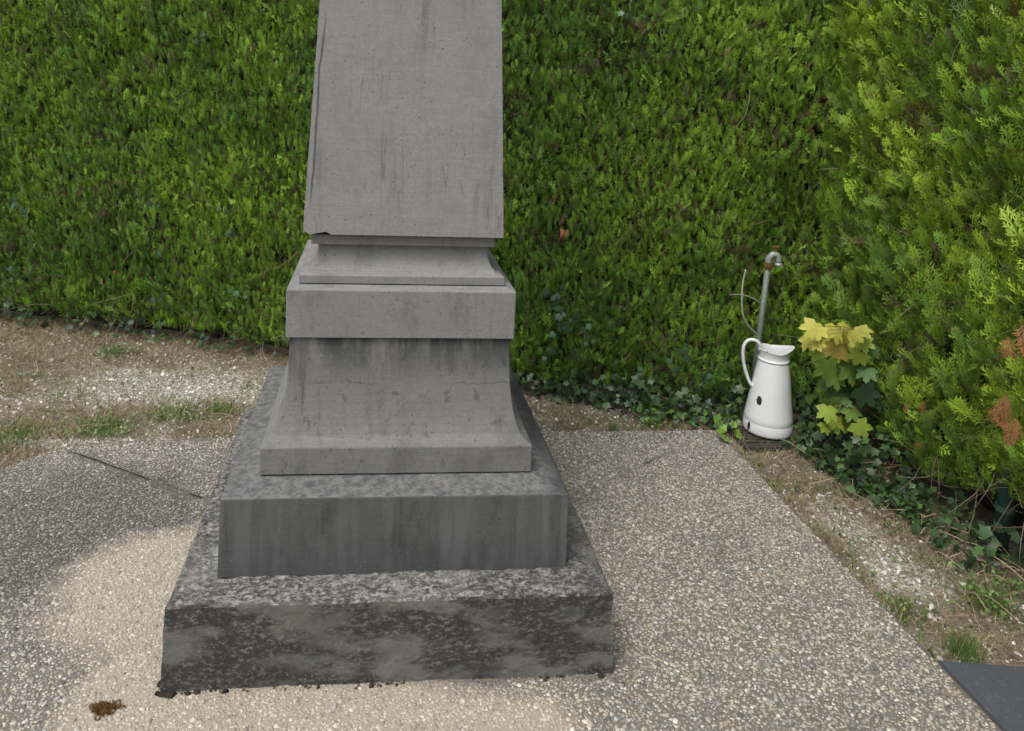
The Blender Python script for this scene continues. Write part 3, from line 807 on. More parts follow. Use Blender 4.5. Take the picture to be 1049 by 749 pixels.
def rpt(x0, x1, y0, y1):
    return lambda: (rng.uniform(x0, x1), rng.uniform(y0, y1))
add_ivy(400, rpt(1.60, 1.86, .18, .80), .18, .036, nrm=RN3)
add_ivy(260, lambda: (lambda y: (1.75 - .22 * (y - .1) / .6 * rng.random() ** .7 - .02, y))(rng.uniform(.05, .72)), .04, .027, np.concatenate([IVC, [(.08, .16, .04), (.10, .19, .045), (.06, .13, .035)]]), nrm=RN3)
add_ivy(160, rpt(1.68, 1.9, -.2, .2), .10, .034, nrm=RN3)
for (px, py, n, sc) in [(672, 425, 9, .04), (745, 446, 12, .038), (748, 430, 6, .034)]:
    for k in range(n):
        p = at(px + rng.normal(0, 5), py + rng.normal(0, 5)); IP.append((p[0], p[1], rng.uniform(.02, .07))); IA.append(rng.normal(0, .6, 3)); IF_.append(np.array([-.1, -.6, .9]) + rng.normal(0, .3, 3)); IS.append(sc); IC.append(np.array([.13, .24, .035]) * rng.uniform(.8, 1.3))
# a few climbing into the hedge
for (px, py) in [(205, 35), (20, 210), (12, 205), (24, 214), (162, 205), (228, 212), (230, 240), (15, 275), (8, 283), (168, 262), (640, 15), (576, 318), (585, 325), (568, 316), (579, 334), (598, 336), (604, 345), (565, 300), (572, 296), (700, 360), (690, 372), (655, 385), (245, 300), (160, 305), (570, 345), (560, 360), (590, 365), (720, 385)]:
    for k in range(3):
        p = on_back(px + rng.normal(0, 4), py + rng.normal(0, 4), .055); IP.append(tuple(p)); IA.append(np.array([rng.normal(0, .5), 0, -.6])); IF_.append(np.array([LN[0], LN[1], .5]) + rng.normal(0, .35, 3)); IS.append(.034 * rng.uniform(.7, 1.2)); IC.append(np.array([.045, .10, .05]) * rng.uniform(.7, 1.2))
JC = at(786, 447); JC = np.array([JC[0] + .022, JC[1] + .045])
kp = [i for i, p in enumerate(IP) if math.hypot(p[0] - JC[0], p[1] - JC[1]) > .135 or (p[2] < .03 and math.hypot(p[0] - JC[0], p[1] - JC[1]) > .118)]
IP = [IP[i] for i in kp]; IA = [IA[i] for i in kp]; IF_ = [IF_[i] for i in kp]; IS = [IS[i] for i in kp]; IC = [IC[i] for i in kp]
iv = leaves('ivy', np.array(IP), np.array(IA), np.array(IF_), np.array(IS), np.array(IC), IVY, M_LEAF)
tag(iv, 'dark green ivy creeping along the foot of both hedges', 'ivy', kind='stuff')

# maple seedling leaning out of the corner
mroot = at(868, 468); ML = Vector((float(mroot[0]) + .02, float(mroot[1]) + .02, 0)); MLn = np.array(ML)
maple = empty('maple_sapling', ML, 'young maple with yellow top leaves growing out of the hedge beside the jug', 'sapling')
YL = (.50, .49, .10); YG = (.25, .33, .05); GY = (.14, .24, .05); GG = (.075, .16, .045); DG = (.045, .105, .04)
ml = [(834, 334, 20, YL), (829, 347, 20, YL), (842, 344, 15, YL), (857, 338, 22, YL), (868, 336, 20, YL), (883, 338, 15, YL), (858, 354, 28, (.50, .39, .10)), (845, 356, 16, YG), (884, 350, 17, YG), (875, 347, 18, YL), (850, 341, 16, YL),
      (848, 374, 25, GY), (872, 376, 27, GY), (860, 368, 18, YG), (893, 357, 18, GG), (897, 393, 23, GG), (857, 404, 26, GG), (848, 420, 19, YG), (856, 432, 19, YG), (862, 425, 15, YG), (880, 437, 20, YG), (872, 420, 19, GY),
      (896, 416, 24, DG), (884, 402, 24, DG), (906, 428, 20, DG), (845, 398, 15, GY), (918, 412, 18, GG), (868, 392, 22, DG), (850, 390, 18, GG), (904, 408, 22, DG), (912, 384, 17, DG), (842, 408, 12, YG), (838, 339, 16, YL), (864, 345, 18, YL), (851, 349, 16, YL), (876, 341, 16, YL), (838, 362, 15, YG), (866, 362, 20, YL), (880, 364, 18, YG), (856, 386, 20, GY), (868, 402, 20, GG), (845, 436, 14, YG), (850, 412, 18, GY), (866, 433, 16, YG), (888, 380, 18, GG), (836, 352, 14, YL)]
P, A, Fc, Sz, Cc = [], [], [], [], []
stems = []
for i, (px, py, s, c) in enumerate(ml):
    Y_ = .43 + .07 * math.sin(i * 2.1) - (.03 if c is YL else 0) + (.05 if c is DG else 0)
    p = at_y(px, py, Y_) - MLn; sc = s * 3.0 / FPX * 1.0
    ax = np.array([.25 * math.sin(i * 1.7), -.35, -.75 if c is not YL else -.35]); ax = ax + rng.normal(0, .22, 3)
    ax = norm(ax)
    P.append(p - ax * sc * .35); A.append(ax); Fc.append(np.array([-.1, -.75, .65]) + rng.normal(0, .5, 3)); Sz.append(sc); Cc.append(np.array(c) * rng.uniform(.85, 1.12))
    stems.append(p - ax * sc * .02)
leaves('foliage', np.array(P), np.array(A), np.array(Fc), np.array(Sz), np.array(Cc), MAP, M_MAPLE, maple)
sb = []
main = [Vector((0, 0, -.01)), Vector((.0, .0, .12)), Vector((.01, -.03, .26)), Vector((-.01, -.06, .40)), Vector((-.03, -.10, .52))]
sb.append(tube(smooth_path(main, 3), [.005 * (1 - .06 * k) for k in range(13)], 6))
mp = smooth_path(main, 3)
for s_ in stems:
    s_ = Vector(s_); q = min(mp, key=lambda a: (a - s_ + Vector((0, 0, .06))).length)
    sb.append(tube([q, (q + s_) / 2 + Vector((0, 0, .012)), s_], .0013, 4))
g = G('stem_red', .6); g.set('Base Color', g.mix(g.noise(30, 2), (.17, .10, .05), (.22, .2, .07))); M_STEM = g.m
link('stem', from_bm('stem', merge(sb), True), M_STEM, maple)

# ------------------------------------------------------------------ enamel jug
JP = at(786, 447); JL = Vector((float(JP[0]) + .022, float(JP[1]) + .045, .006))
jug = empty('enamel_jug', JL, 'tall white enamel water jug with chipped black spots beside the hedge corner', 'jug')
SPA = rad(-18)        # spout direction
prof = [(.0, .0), (.082, .0), (.0900, .004), (.0922, .010), (.0922, .016), (.0915, .046), (.0905, .0485), (.0905, .052), (.0915, .0545), (.0885, .075), (.082, .12), (.0745, .18), (.067, .24), (.0600, .285), (.0566, .307), (.0560, .3105),
        (.0582, .3125), (.0592, .3155), (.0582, .3185), (.0558, .3205), (.0556, .327), (.0552, .338), (.0575, .350), (.0592, .362), (.0600, .3665), (.0592, .3685), (.0578, .366), (.0558, .350), (.053, .325), (.052, .31), (.062, .24), (.075, .15), (.086, .05), (.086, .012), (.0, .010)]
SEG = 56; bm = bmesh.new(); rings = []
for r_, z_ in prof:
    ring = []
    for k in range(SEG):
        a = 2 * math.pi * k / SEG; rr = r_; zz = z_
        if z_ > .322:
            t = (z_ - .322) / .046; da = math.atan2(math.sin(a - SPA), math.cos(a - SPA)); w_ = math.exp(-(da / .42) ** 2)
            rr += t * .011 * w_; zz += t * .010 * w_ - t * .016 * (1 - math.cos(da)) * .25 - t * .010 * math.exp(-((abs(da) - 1.4) / .6) ** 2)
        ring.append(bm.verts.new((rr * math.cos(a), rr * math.sin(a), zz)))
    rings.append(ring)
for i in range(len(rings) - 1):
    for k in range(SEG):
        bm.faces.new((rings[i][k], rings[i][(k + 1) % SEG], rings[i + 1][(k + 1) % SEG], rings[i + 1][k]))
bmesh.ops.remove_doubles(bm, verts=bm.verts, dist=1e-5); bmesh.ops.recalc_face_normals(bm, faces=bm.faces)
g = G('white_enamel', .28, .5)
c = g.mix(g.noise(9, 4), (.56, .58, .59), (.64, .655, .66))
c = g.mix(g.math('MULTIPLY', g.ramp(g.noise(26, 5, .7), [(.55, 0.), (.75, 1.)]), .2), c, (.45, .44, .4))
dirt = g.math('MULTIPLY', g.ramp(g.sep()[2], [(.0, 1.), (.045, 0.)]), g.ramp(g.noise(22, 5, .7), [(.4, 0.), (.7, 1.)]))
c = g.mix(g.math('MULTIPLY', dirt, .45), c, (.32, .29, .22))
# chips of enamel knocked off (bare rusted iron)
def chip(cx, cy, cz, rx, rz, wob=.35):
    n_ = g.nt.nodes.new('ShaderNodeVectorMath'); n_.operation = 'SUBTRACT'; g.nt.links.new(g.co, n_.inputs[0]); n_.inputs[1].default_value = (cx, cy, cz)
    m_ = g.map((1 / rx, 1 / rx, 1 / rz), vec=n_.outputs[0])
    l_ = g.nt.nodes.new('ShaderNodeVectorMath'); l_.operation = 'LENGTH'; g.nt.links.new(m_, l_.inputs[0])
    return g.math('ADD', l_.outputs['Value'], g.math('MULTIPLY', g.math('SUBTRACT', g.noise(130, 3), .5), wob * 2))
def on_body(ang, z_, r_): return (r_ * math.cos(rad(ang)), r_ * math.sin(rad(ang)), z_)
for cp in [chip(*on_body(-148, .150, .0785), .0125, .021), chip(*on_body(-166, .030, .093), .008, .022),  chip(*on_body(-18, .374, .078), .006, .004), chip(*on_body(-160, .364, .060), .014, .003, .3), chip(*on_body(-60, .315, .059), .010, .0015, .8)]:
    c = g.mix(g.ramp(cp, [(.85, 1.), (.95, 0.)]), c, (.03, .02, .018))
g.set('Base Color', c); g.set('Normal', g.bump(g.noise(24, 3), .12, .004)); M_ENAM = g.m
link('body', from_bm('body', bm, True), M_ENAM, jug)
jug.scale = (1.05, 1.05, .965)
# rim wire
rim = []
for k in range(SEG):
    v_ = rings and None
pts = []
for k in range(SEG + 1):
    a = 2 * math.pi * k / SEG; t = (.3665 - .322) / .046; da = math.atan2(math.sin(a - SPA), math.cos(a - SPA)); w_ = math.exp(-(da / .42) ** 2)
    rr = .0597 + t * .011 * w_; zz = .3665 + t * .010 * w_ - t * .016 * (1 - math.cos(da)) * .25 - t * .010 * math.exp(-((abs(da) - 1.4) / .6) ** 2)
    pts.append((rr * math.cos(a), rr * math.sin(a), zz))
g = G('rim_enamel', .4, .4); g.set('Base Color', g.mix(g.ramp(g.noise(55, 3), [(.58, 0.), (.64, 1.)]), (.55, .54, .5), (.07, .06, .05))); M_RIM = g.m
link('rim', from_bm('rim', tube(pts, .0019, 6, cap=False), True), M_RIM, jug)
hp = [(-.055, -.006, .350), (-.056, -.010, .372), (-.070, -.012, .389), (-.094, -.014, .391), (-.110, -.015, .375), (-.116, -.015, .345), (-.112, -.014, .30), (-.101, -.012, .255), (-.082, -.010, .205), (-.068, -.008, .190)]
hr = Matrix.Rotation(rad(-20), 3, 'Z'); hp = [hr @ Vector(q) for q in hp]
hb = tube(smooth_path(hp, 5), .0105, 12, flat=.62, side=hr @ Vector((.1, 1, 0)))
link('handle', from_bm('handle', hb, True), M_ENAM, jug)

# ------------------------------------------------------------------ standpipe with tap
YP = JL.y + .12
pa, pb = Vector(at_y(776, 358, YP)), Vector(at_y(786.5, 274, YP))
dv = (pb - pa); base_ = pa + dv * (-(pa.z) / dv.z); base_.z = 0
sp_ = empty('water_standpipe', base_, 'grey green metal water pipe with hooked tap rising behind the white jug', 'water pipe')
g = G('galvanised_green', .6, .4); g.b.inputs['Metallic'].default_value = .25
c = g.mix(g.noise(30, 5, .7), (.085, .115, .09), (.16, .19, .155)); c = g.mix(g.ramp(g.noise(70, 4), [(.58, 0.), (.68, 1.)]), c, (.22, .23, .2)); g.set('Base Color', c); g.set('Normal', g.bump(g.noise(90, 3), .3, .001)); M_PIPE = g.m
g = G('rusty_iron', .85, .2); g.set('Base Color', g.mix(g.noise(90, 4), (.07, .03, .018), (.22, .10, .05))); g.set('Normal', g.bump(g.noise(150, 3), .6, .002)); M_RUST = g.m
g = G('tap_metal', .5, .5); g.b.inputs['Metallic'].default_value = .4; g.set('Base Color', g.mix(g.noise(60, 4), (.2, .22, .2), (.34, .36, .33))); M_TAP = g.m
top_ = pb - base_
link('pipe', from_bm('pipe', tube([(0, 0, -.02), top_ * .5, top_], .0115, 16), True), M_PIPE, sp_)
dn = top_.normalized()
bmc = merge([tube([top_ - dn * .006, top_ + dn * .022], .0155, 8), tube([top_ + dn * .004, top_ + dn * .012], .018, 12)])
link('rusty_coupling', from_bm('rusty_coupling', bmc), M_RUST, sp_)
e0 = top_ + dn * .02
ep = [e0, e0 + Vector((.002, 0, .018)), e0 + Vector((.012, -.004, .034)), e0 + Vector((.026, -.008, .036)), e0 + Vector((.036, -.011, .026)), e0 + Vector((.038, -.012, .006))]
link('tap_elbow', from_bm('tap_elbow', tube(smooth_path(ep, 4), [.014] * 10 + [.0125] * 11, 14), True), M_TAP, sp_)
bo = e0 + Vector((.038, -.012, .004))
link('outlet_lip', from_bm('outlet_lip', tube([bo, bo - Vector((0, 0, .006)), bo - Vector((0, 0, .012))], [.013, .0165, .0165], 14)), M_TAP, sp_)
tv = e0 + Vector((.022, -.006, .042))
bmt = merge([tube([tv, tv + Vector((0, 0, .022))], .005, 8), tube([tv + Vector((-.014, 0, .026)), tv + Vector((.014, 0, .026))], .0042, 8)])
link('tap_key', from_bm('tap_key', bmt), M_RUST, sp_)

# bare twig beside the pipe
TP = [at_y(764, 276, YP - .02), at_y(761, 290, YP - .02), at_y(760, 306, YP - .03), at_y(761, 322, YP - .03), at_y(766, 333, YP - .02), at_y(775, 343, YP + .0), at_y(780, 352, YP + .02)]
tb = Vector(TP[-1]); tb.z = 0
tw = empty('bare_shoot', tb, 'pale bare curved shoot standing left of the metal water pipe', 'twig')
g = G('pale_twig', .85, .2); g.set('Base Color', g.mix(g.noise(50, 3), (.22, .21, .17), (.38, .37, .31))); M_PTW = g.m
TPl = [Vector(p) - tb for p in TP]
TPl += [Vector((.0, .02, .3)), Vector((0, .02, .12)), Vector((0, 0, 0))]
pth = smooth_path(TPl, 4)
link('stem', from_bm('stem', tube(pth, [.0032 + .0025 * k / len(pth) for k in range(len(pth))], 7), True), M_PTW, tw)
s1 = smooth_path([Vector(at_y(748, 302, YP - .03)) - tb, Vector(at_y(760, 302, YP - .03)) - tb, Vector(at_y(770, 305, YP - .05)) - tb, Vector(at_y(779, 311, YP - .06)) - tb], 4)
link('side_shoot', from_bm('side_shoot', tube(s1, .0015, 5), True), M_PTW, tw)

# drain grating
dc = at(766, 451)
GD = empty('drain_grating', (float(dc[0]) + .06, float(dc[1]) + .03, .0), 'dark iron drain grating under the white enamel jug', 'drain')
g = G('black_iron', .7, .3); g.set('Base Color', g.mix(g.noise(60, 4), (.018, .017, .016), (.06, .05, .04))); M_IRON = g.m
def box(x0, x1, y0, y1, z0, z1):
    bm = bmesh.new(); bmesh.ops.create_cube(bm, size=1)
    for v in bm.verts: v.co = Vector(((x0 + x1) / 2 + v.co.x * (x1 - x0), (y0 + y1) / 2 + v.co.y * (y1 - y0), (z0 + z1) / 2 + v.co.z * (z1 - z0)))
    bmesh.ops.bevel(bm, geom=bm.edges[:], offset=min(x1 - x0, y1 - y0, z1 - z0) * .15, segments=1, affect='EDGES'); return bm
fr = [box(-.10, .10, -.095, -.080, -.03, .004), box(-.10, .10, .080, .095, -.03, .004), box(-.10, -.085, -.079, .079, -.03, .004), box(.085, .10, -.079, .079, -.03, .004)]
link('frame', from_bm('frame', merge(fr)), M_IRON, GD)
for k in range(6):
    y = -.066 + k * .0265
    link('bar', from_bm('bar', box(-.084, .084, y - .006, y + .006, -.02, .002)), M_IRON, GD)
link('pit', from_bm('pit', box(-.083, .083, -.078, .078, -.045, -.024)), M_JOINT, GD)

# dark studded cover plate lower right
c0 = at(961, 676); c1 = at(1049, 683)
dirx = norm(np.array([c1[0] - c0[0], c1[1] - c0[1]])); diry = np.array([dirx[1], -dirx[0]])
CP = empty('studded_cover', (float(c0[0]) + .4, float(c0[1]) - .4, 0), 'dark grey studded cover plate sunk beside the pebbled paving edge', 'cover plate')
CPM = np.array([float(c0[0]) + .4, float(c0[1]) - .4, 0])
pl = [(PAVX + .004, float(c0[1])), (PAVX + .85, float(c0[1]) + .85 * dirx[1] / dirx[0]), (PAVX + .85, -1.5), (PAVX + .004, -1.5)]
bm = bmesh.new(); f = bm.faces.new([bm.verts.new((x - CPM[0], y - CPM[1], .002)) for x, y in pl]); r = bmesh.ops.extrude_face_region(bm, geom=[f])
for e in r['geom']:
    if isinstance(e, bmesh.types.BMVert): e.co.z -= .03
bmesh.ops.recalc_face_normals(bm, faces=bm.faces)
bmesh.ops.bevel(bm, geom=bm.edges[:], offset=.003, segments=2, affect='EDGES')
g = G('dark_plate', .55, .4)
c = g.mix(g.noise(12, 5, .6), (.045, .05, .058), (.075, .08, .09)); c = g.mix(g.ramp(g.noise(55, 5, .7), [(.58, 0.), (.7, 1.)]), c, (.12, .12, .115)); g.set('Base Color', c); g.set('Normal', g.bump(g.noise(70, 4), .35, .002)); M_PLATE = g.m
plate_bm = bm
nx_, ny_ = np.meshgrid(np.arange(PAVX + .02, PAVX + .84, .034), np.arange(-1.48, float(c0[1]) - .03, .034)); nx_, ny_ = nx_.ravel(), ny_.ravel()
nx_ = nx_ + (np.round(ny_ / .034).astype(int) % 2) * .017; okk = nx_ < PAVX + .83; nx_, ny_ = nx_[okk], ny_[okk]
nn_ = len(nx_); pv, pf, pc = pebbles(nx_ - CPM[0], ny_ - CPM[1], np.full(nn_, .0018), np.full(nn_, .0042), np.full(nn_, .45), np.ones((nn_, 3)), 's', jag=.03, tilt=0)
plate_bm.from_mesh(np_mesh('studs', pv, pf))
link('plate', from_bm('plate', plate_bm), M_PLATE, CP)

# green post under the right hedge
pp = at(1023, 566); PB = Vector((float(pp[0]), float(pp[1]), 0))
post = empty('green_post', PB, 'dark green metal fence post under the right hedge', 'post')
g = G('green_paint', .5, .4); c = g.mix(g.noise(20, 4), (.018, .055, .045), (.03, .08, .066)); c = g.mix(g.ramp(g.noise(50, 5, .7), [(.6, 0.), (.7, 1.)]), c, (.09, .1, .08)); g.set('Base Color', c); M_GP = g.m
link('shaft', from_bm('shaft', tube([(0, 0, -.03), (0, 0, .6), (0, 0, 1.25)], .023, 20), True), M_GP, post)
link('cap', from_bm('cap', tube([(0, 0, 1.245), (0, 0, 1.262), (0, 0, 1.27)], [.0255, .0255, .012], 20), True), M_GP, post)
for zz in (.14, .6):
    link('clip', from_bm('clip', tube([(0, 0, zz), (0, 0, zz + .018)], .0262, 20)), M_GP, post)

# ------------------------------------------------------------------ loose gravel, straw, grass, weeds
def ground_pts(n, w, x0=-2.9, x1=2.0, y0=-1.3, y1=2.3):
    x = rng.uniform(x0, x1, n); y = rng.uniform(y0, y1, n)
    inside = in_poly(x, y, OUT); hed = ((np.stack([x, y], 1) - LINE_A) @ LN) < -.12
    plate = (x > PAVX) & (y < -.52)
    ok = ~inside & ~hed & ~plate & (x < 1.98)
    ok &= rng.random(n) < w(x, y)
    return x[ok], y[ok]
x, y = ground_pts(150000, lambda x, y: np.clip(gravel_w(x, y) * .6 + .13, 0, 1) * ((x > -2.9) & (y > -.6)))
n_ = len(x); size = np.clip(rng.lognormal(math.log(.0038), .42, n_), .0018, .013)
GCOL = np.array([(.58, .56, .51), (.48, .455, .41), (.40, .375, .33), (.30, .275, .235), (.66, .65, .61)])
pv, pf, pc = pebbles(x, y, ground_z(x, y) + size * .1, size, rng.uniform(.35, .75, n_), GCOL[rng.integers(0, 5, n_)] * rng.uniform(.7, 1.15, (n_, 1)), 'g', jag=.3, tilt=.5)
gv = link('gravel', np_mesh('gravel', pv, pf, pc), M_PEB)
tag(gv, 'pale loose gravel scattered on the earth between paving and hedge', 'gravel', kind='stuff')
print('gravel', n_, 'pebbles', N)

def blades(x, y, z, h, w, lean, col, name, mat, curve=.5):
    """3-segment bent blades"""
    n = len(x); an = rng.random(n) * 2 * np.pi; d = np.stack([np.cos(an), np.sin(an), np.zeros(n)], 1); s = np.stack([-np.sin(an), np.cos(an), np.zeros(n)], 1)
    s = norm(s + rng.normal(0, .5, (n, 3)))
    V = []; 
    for t, ww in ((0, 1), (.4, .85), (.75, .5), (1, .05)):
        out = d * (lean * h * (t + curve * t * t) / (1 + curve))[:, None]; up = np.stack([np.zeros(n), np.zeros(n), h * np.sqrt(np.maximum(.02, 1 - np.minimum(lean, .98) ** 2)) * t], 1)
        c = np.stack([x, y, z], 1) + out + up
        V += [c - s * (w * ww / 2)[:, None], c + s * (w * ww / 2)[:, None]]
    V = np.stack(V, 1).reshape(-1, 3)
    q = np.array([(0, 1, 3, 2), (2, 3, 5, 4), (4, 5, 7, 6)]); Fq_ = instF(q, 8, n)
    return V, Fq_, np.repeat(col, 8, 0)
# straw / thatch (lying)
def straw_w(x, y):
    g_ = gravel_w(x, y); s = (1 - g_ * .85) * np.clip((fbm(x, y, 5, 97) - .2) * 2.6, .3, 1)
    return np.clip(s, 0, 1)
x, y = ground_pts(420000, lambda x, y: straw_w(x, y) * .6 * (y > -.56) * (x > -2.9))
n_ = len(x); SC = np.array([(.31, .25, .15), (.24, .17, .095), (.35, .30, .20), (.17, .12, .07), (.24, .23, .11)])
V_, F_, C_ = blades(x, y, ground_z(x, y) + .002, rng.uniform(.015, .06, n_), rng.uniform(.0011, .0024, n_), rng.uniform(.75, .98, n_), SC[rng.integers(0, 5, n_)] * rng.uniform(.6, 1.2, (n_, 1)), 's', M_STRAW)
tag(link('dry_grass', np_mesh('dry_grass', V_, F_, C_), M_STRAW), 'brown dry grass and thatch lying on the bare earth', 'dry grass', kind='stuff')
# scattered short green grass
patches = [(100, 430, .13, .05), (180, 415, .12, .05), (15, 440, .12, .06), (225, 412, .06, .04), (60, 405, .16, .06), (30, 385, .2, .07), (125, 355, .1, .05), (70, 418, .1, .03), (140, 447, .07, .02), (250, 395, .05, .03), (0, 400, .1, .06), (290, 385, .1, .03), (660, 436, .08, .02), (700, 440, .05, .02), (950, 575, .06, .05), (1035, 640, .05, .05), (860, 520, .06, .06), (600, 432, .08, .04), (680, 432, .1, .04), (560, 420, .06, .04), (900, 500, .08, .05), (960, 600, .06, .05), (830, 500, .1, .06), (880, 545, .04, .1), (930, 620, .05, .05), (1010, 545, .1, .05), (900, 560, .03, .05), (950, 530, .06, .05), (165, 425, .1, .03), (215, 375, .1, .05)]
def grass_w(x, y):
    a = np.zeros_like(x)
    for px, py, rx, ry in patches:
        p = at(px, py); a = np.maximum(a, np.exp(-(((x - p[0]) / rx) ** 2 + ((y - p[1]) / ry) ** 2)))
    a = np.maximum(a, .35 * (x < -.5) * (y > .7) * (fbm(x, y, 3.5, 140) > .5)) * np.clip(fbm(x, y, 14, 120) * 2.6 - .75, 0, 1)
    edge = np.exp(-((x - PAVX - .03) / .035) ** 2) * (y < .72) * .55 * (fbm(x, y, 9, 66) > .42)
    return np.clip(np.maximum(np.maximum(a * .8, edge), .10 * (fbm(x, y, 7, 77) > .5)), 0, 1)
x, y = ground_pts(260000, lambda x, y: grass_w(x, y) * (y > -.56) * .75)
n_ = len(x); GC = np.array([(.10, .19, .04), (.14, .24, .05), (.08, .15, .035), (.20, .25, .07), (.24, .22, .09)])
V_, F_, C_ = blades(x, y, ground_z(x, y), rng.uniform(.012, .04, n_), rng.uniform(.0014, .0034, n_), rng.uniform(.35, .9, n_), GC[rng.integers(0, 5, n_)] * rng.uniform(.7, 1.2, (n_, 1)), 's', M_GRASS)
tag(link('grass', np_mesh('grass', V_, F_, C_), M_GRASS), 'short green grass growing in patches through the gravel', 'grass', kind='stuff')
# small creeping broad-leaved weeds in the same patches and under the right hedge
SMALL = star_leaf([(0, .62), (30, .5), (60, .36), (100, .28), (180, .3), (260, .28), (300, .36), (330, .5)], 0)
def weedw(x, y):
    return np.clip(grass_w(x, y) * .35 + .5 * np.exp(-((x - 1.78) / .10) ** 2) * (y < .35) * (y > -.5) + .4 * np.exp(-((x - 1.66) / .09) ** 2) * (y < .55) * (y > .0) * fbm(x, y, 11, 13), 0, 1)
x, y = ground_pts(60000, weedw); n_ = len(x); print('weed leaves', n_)
zz = ground_z(x, y) + .006 + rng.random(n_) ** 2 * .05 * np.clip((x - 1.5) * 5, .2, 1)
ax = rng.normal(0, .6, (n_, 3)); fc = np.array([[0, -.2, 1.]]) + rng.normal(0, .35, (n_, 3))
WC = np.array([(.06, .125, .035), (.085, .16, .04), (.12, .19, .045), (.05, .10, .035)])
wv = leaves('creeping_weeds', np.stack([x, y, zz], 1), ax, fc, rng.uniform(.009, .019, n_), WC[rng.integers(0, 4, n_)] * rng.uniform(.7, 1.2, (n_, 1)), SMALL, M_LEAF)
tag(wv, 'small leafy weeds creeping over the earth beside the paving', 'weeds', kind='stuff')
# pale dead stems lying under the right hedge
tb_ = []
for k in range(70):
    y_ = rng.uniform(-.35, .55); x_ = rng.uniform(1.58, 1.9); z_ = rng.uniform(.005, .03); L = rng.uniform(.05, .15); a = rng.uniform(0, 2 * math.pi); up = rng.uniform(-.02, .45) * (rng.random() < .5)
    p0 = Vector((x_, y_, z_)); d = Vector((math.cos(a), math.sin(a), up)).normalized()
    tb_.append(tube(smooth_path([p0, p0 + d * L * .5 + Vector((rng.normal(0, .01), rng.normal(0, .01), .012)), p0 + d * L], 3), rng.uniform(.0009, .002), 4))
for k in range(26):
    p = at(rng.uniform(0, 250), rng.uniform(370, 440)); L = rng.uniform(.04, .12); a = rng.uniform(0, math.pi)
    p0 = Vector((p[0], p[1], .0)); tb_.append(tube([p0, p0 + Vector((math.cos(a) * L / 2, math.sin(a) * L / 2, .006)), p0 + Vector((math.cos(a) * L, math.sin(a) * L, .0))], .0013, 4))
g = G('dead_stem', .9, .15); g.set('Base Color', g.mix(g.noise(12, 3), (.17, .125, .08), (.38, .31, .22))); M_DS = g.m
tag(link('dead_stems', from_bm('dead_stems', merge(tb_)), M_DS), 'tangle of pale dead stems on the ground beside the hedges', 'stems', kind='stuff')

# individual weed clumps
def clump(px, py, label, n, h, r, cols, w=(.0018, .0038), lean=(.15, .75), leaf=0, name='weed_clump'):
    p = at(px, py); L = Vector((float(p[0]), float(p[1]), -.012)); root = empty(name, L, label, 'weed', 'weeds rooted in the gravel')
    x = rng.normal(0, r, n); y = rng.normal(0, r, n); cols = np.array(cols)
    V_, F_, C_ = blades(x, y, np.zeros(n), rng.uniform(.5, 1.1, n) * h, rng.uniform(*w, n), rng.uniform(*lean, n), cols[rng.integers(0, len(cols), n)] * rng.uniform(.7, 1.25, (n, 1)), 's', M_GRASS)
    tag(link('blades', np_mesh('blades', V_, F_, C_), M_GRASS, root), kind='stuff')
    if leaf:
        P = np.stack([rng.normal(0, r * 1.3, leaf), rng.normal(0, r * 1.3, leaf), rng.uniform(.01, h * .9, leaf)], 1); fc = np.array([[0, -.4, 1.]]) + rng.normal(0, .4, (leaf, 3))
        leaves('leaves', P, rng.normal(0, .6, (leaf, 3)), fc, rng.uniform(.008, .017, leaf), cols[rng.integers(0, len(cols), leaf)] * rng.uniform(.8, 1.3, (leaf, 1)), SMALL, M_LEAF, root)
FG = [(.08, .15, .035), (.11, .19, .045), (.15, .21, .06)]
clump(987, 668, 'feathery green weed tuft just behind the dark studded cover plate', 190, .075, .022, FG, w=(.0012, .0024), lean=(.1, .65))
clump(1016, 618, 'leafy green weed in gravel below the dark green post', 170, .07, .03, FG, leaf=110)
clump(1040, 600, 'low weed at right picture edge under the hedge', 70, .06, .03, [(.15, .2, .06), (.1, .18, .05)], leaf=40)
clump(628, 440, 'small spiky green tuft on gravel right of the monument', 45, .06, .014, [(.07, .15, .04), (.11, .2, .05)])
clump(668, 434, 'yellow green leafy weed on the earth behind the far paving edge', 60, .035, .025, [(.12, .2, .04), (.16, .24, .05)], leaf=70)
clump(930, 622, 'small mixed green weed against the right paving edge', 80, .035, .03, FG, leaf=50)
clump(107, 437, 'broad green weed patch left of the monument near the paving corner', 330, .034, .055, FG, leaf=110)
clump(183, 424, 'green weed patch on the pale gravel left of the monument', 280, .032, .05, FG, leaf=80)
clump(118, 362, 'dark leafy weed at the foot of the clipped hedge', 60, .05, .03, [(.05, .12, .03), (.08, .16, .04)], leaf=120)
clump(12, 448, 'grassy weed at the left picture edge beside the paving', 300, .045, .06, FG, leaf=30)
clump(228, 418, 'small weed in gravel next to the base slab corner', 150, .03, .035, FG, leaf=50)

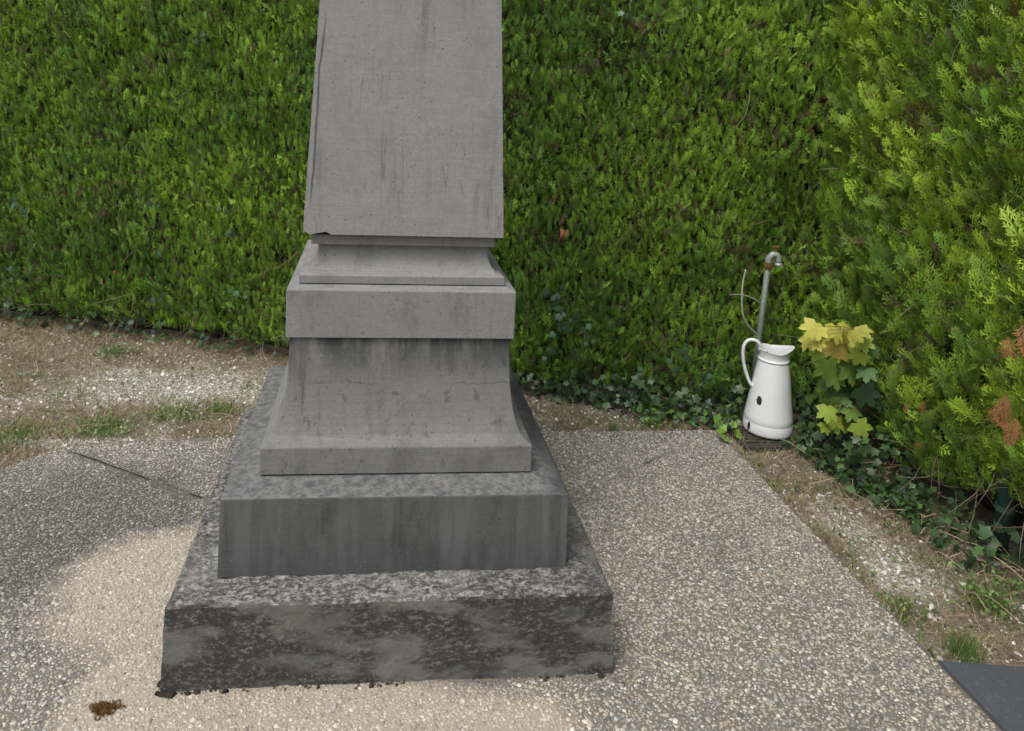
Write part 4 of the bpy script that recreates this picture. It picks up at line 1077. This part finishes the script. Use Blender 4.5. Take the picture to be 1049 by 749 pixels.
# brown moss cushion
mp_ = at(107, 727); ms = empty('moss_cushion', (float(mp_[0]), float(mp_[1]), .0), 'small brown moss cushion on the pale paving by the slab corner', 'moss')
n_ = 900; an = rng.random(n_) * 2 * np.pi; rr = np.sqrt(rng.random(n_)) * (1 + .35 * np.sin(an * 3) + .25 * np.sin(an * 7 + 1)); x = rr * np.cos(an) * .032; y = rr * np.sin(an) * .020
V_, F_, C_ = blades(x, y, .0 + .005 * np.clip(1 - rr ** 2, 0, 1), rng.uniform(.004, .009, n_), rng.uniform(.0012, .0022, n_), rng.uniform(.2, .8, n_), np.array([(.17, .09, .035), (.11, .06, .025), (.22, .13, .05)])[rng.integers(0, 3, n_)] * rng.uniform(.6, 1.2, (n_, 1)), 's', M_STRAW)
link('fronds', np_mesh('fronds', V_, F_, C_), M_STRAW, ms)
bm = bmesh.new(); bmesh.ops.create_icosphere(bm, subdivisions=3, radius=1)
for v in bm.verts:
    q = 1 + .25 * noise.noise(v.co * 2.5); v.co = Vector((v.co.x * .026 * q, v.co.y * .016 * q, v.co.z * .005 * q))
g = G('moss_brown', .95, .05); g.set('Base Color', g.mix(g.noise(120, 4), (.05, .03, .015), (.15, .085, .035))); link('cushion', from_bm('cushion', bm, True), g.m, ms)

# dark grit along the foot of the base slab, black blobs for its shaded gaps
n_ = 900; sd2 = rng.integers(0, 4, n_); t = rng.uniform(-.53, .53, n_); o = .523 + np.abs(rng.normal(0, .005, n_))
x = np.where(sd2 == 0, t, np.where(sd2 == 1, o, np.where(sd2 == 2, t, -o))); y = np.where(sd2 == 0, -o, np.where(sd2 == 1, t, np.where(sd2 == 2, o, t)))
ok = fbm(x, y, 7, 55) > .52; x, y = x[ok], y[ok]; n_ = len(x)
size = np.clip(rng.lognormal(math.log(.0026), .5, n_), .0012, .008)
pv, pf, pc = pebbles(x, y, np.full(n_, .002), size, rng.uniform(.5, .9, n_), np.array([(.02, .018, .016), (.045, .035, .025), (.03, .035, .015), (.12, .10, .08)])[rng.integers(0, 4, n_)], 'm', jag=.35, tilt=.4)
tag(link('grit', np_mesh('grit', pv, pf, pc, smooth=True), M_STRAW), 'dark grit and moss crumbs along the foot of the base slab', 'grit', kind='stuff')
for i_, (dx, dy, r_) in enumerate([(-.50, -.532, .010), (-.517, -.531, .007), (-.528, -.50, .006), (-.46, -.530, .005), (.49, -.530, .006)]):
    bm = bmesh.new(); bmesh.ops.create_icosphere(bm, subdivisions=3, radius=1)
    for v in bm.verts:
        q = 1 + .4 * noise.noise(v.co * 2 + Vector((i_ * 3, 0, 0))); v.co = Vector((v.co.x * r_ * q * 1.3, v.co.y * r_ * q, v.co.z * r_ * .7 * q))
    o = link('moss_tuft', from_bm('moss_tuft', bm, True), M_JOINT, None, (dx, dy, .002))  # black blobs stand in for shaded gaps under the lifted slab edge
    tag(o, 'tiny black moss tuft at the foot of the base slab', 'moss', 'black moss tufts at the foot of the slab')
    o['label'] = ['larger black moss tuft just right of the front left slab corner', 'black moss tuft right at the front left foot of the base slab', 'tiny black moss tuft on the left side of the front left slab corner', 'smallest black moss tuft along the front left of the slab foot', 'tiny black moss tuft at the front right foot of the base slab'][i_]
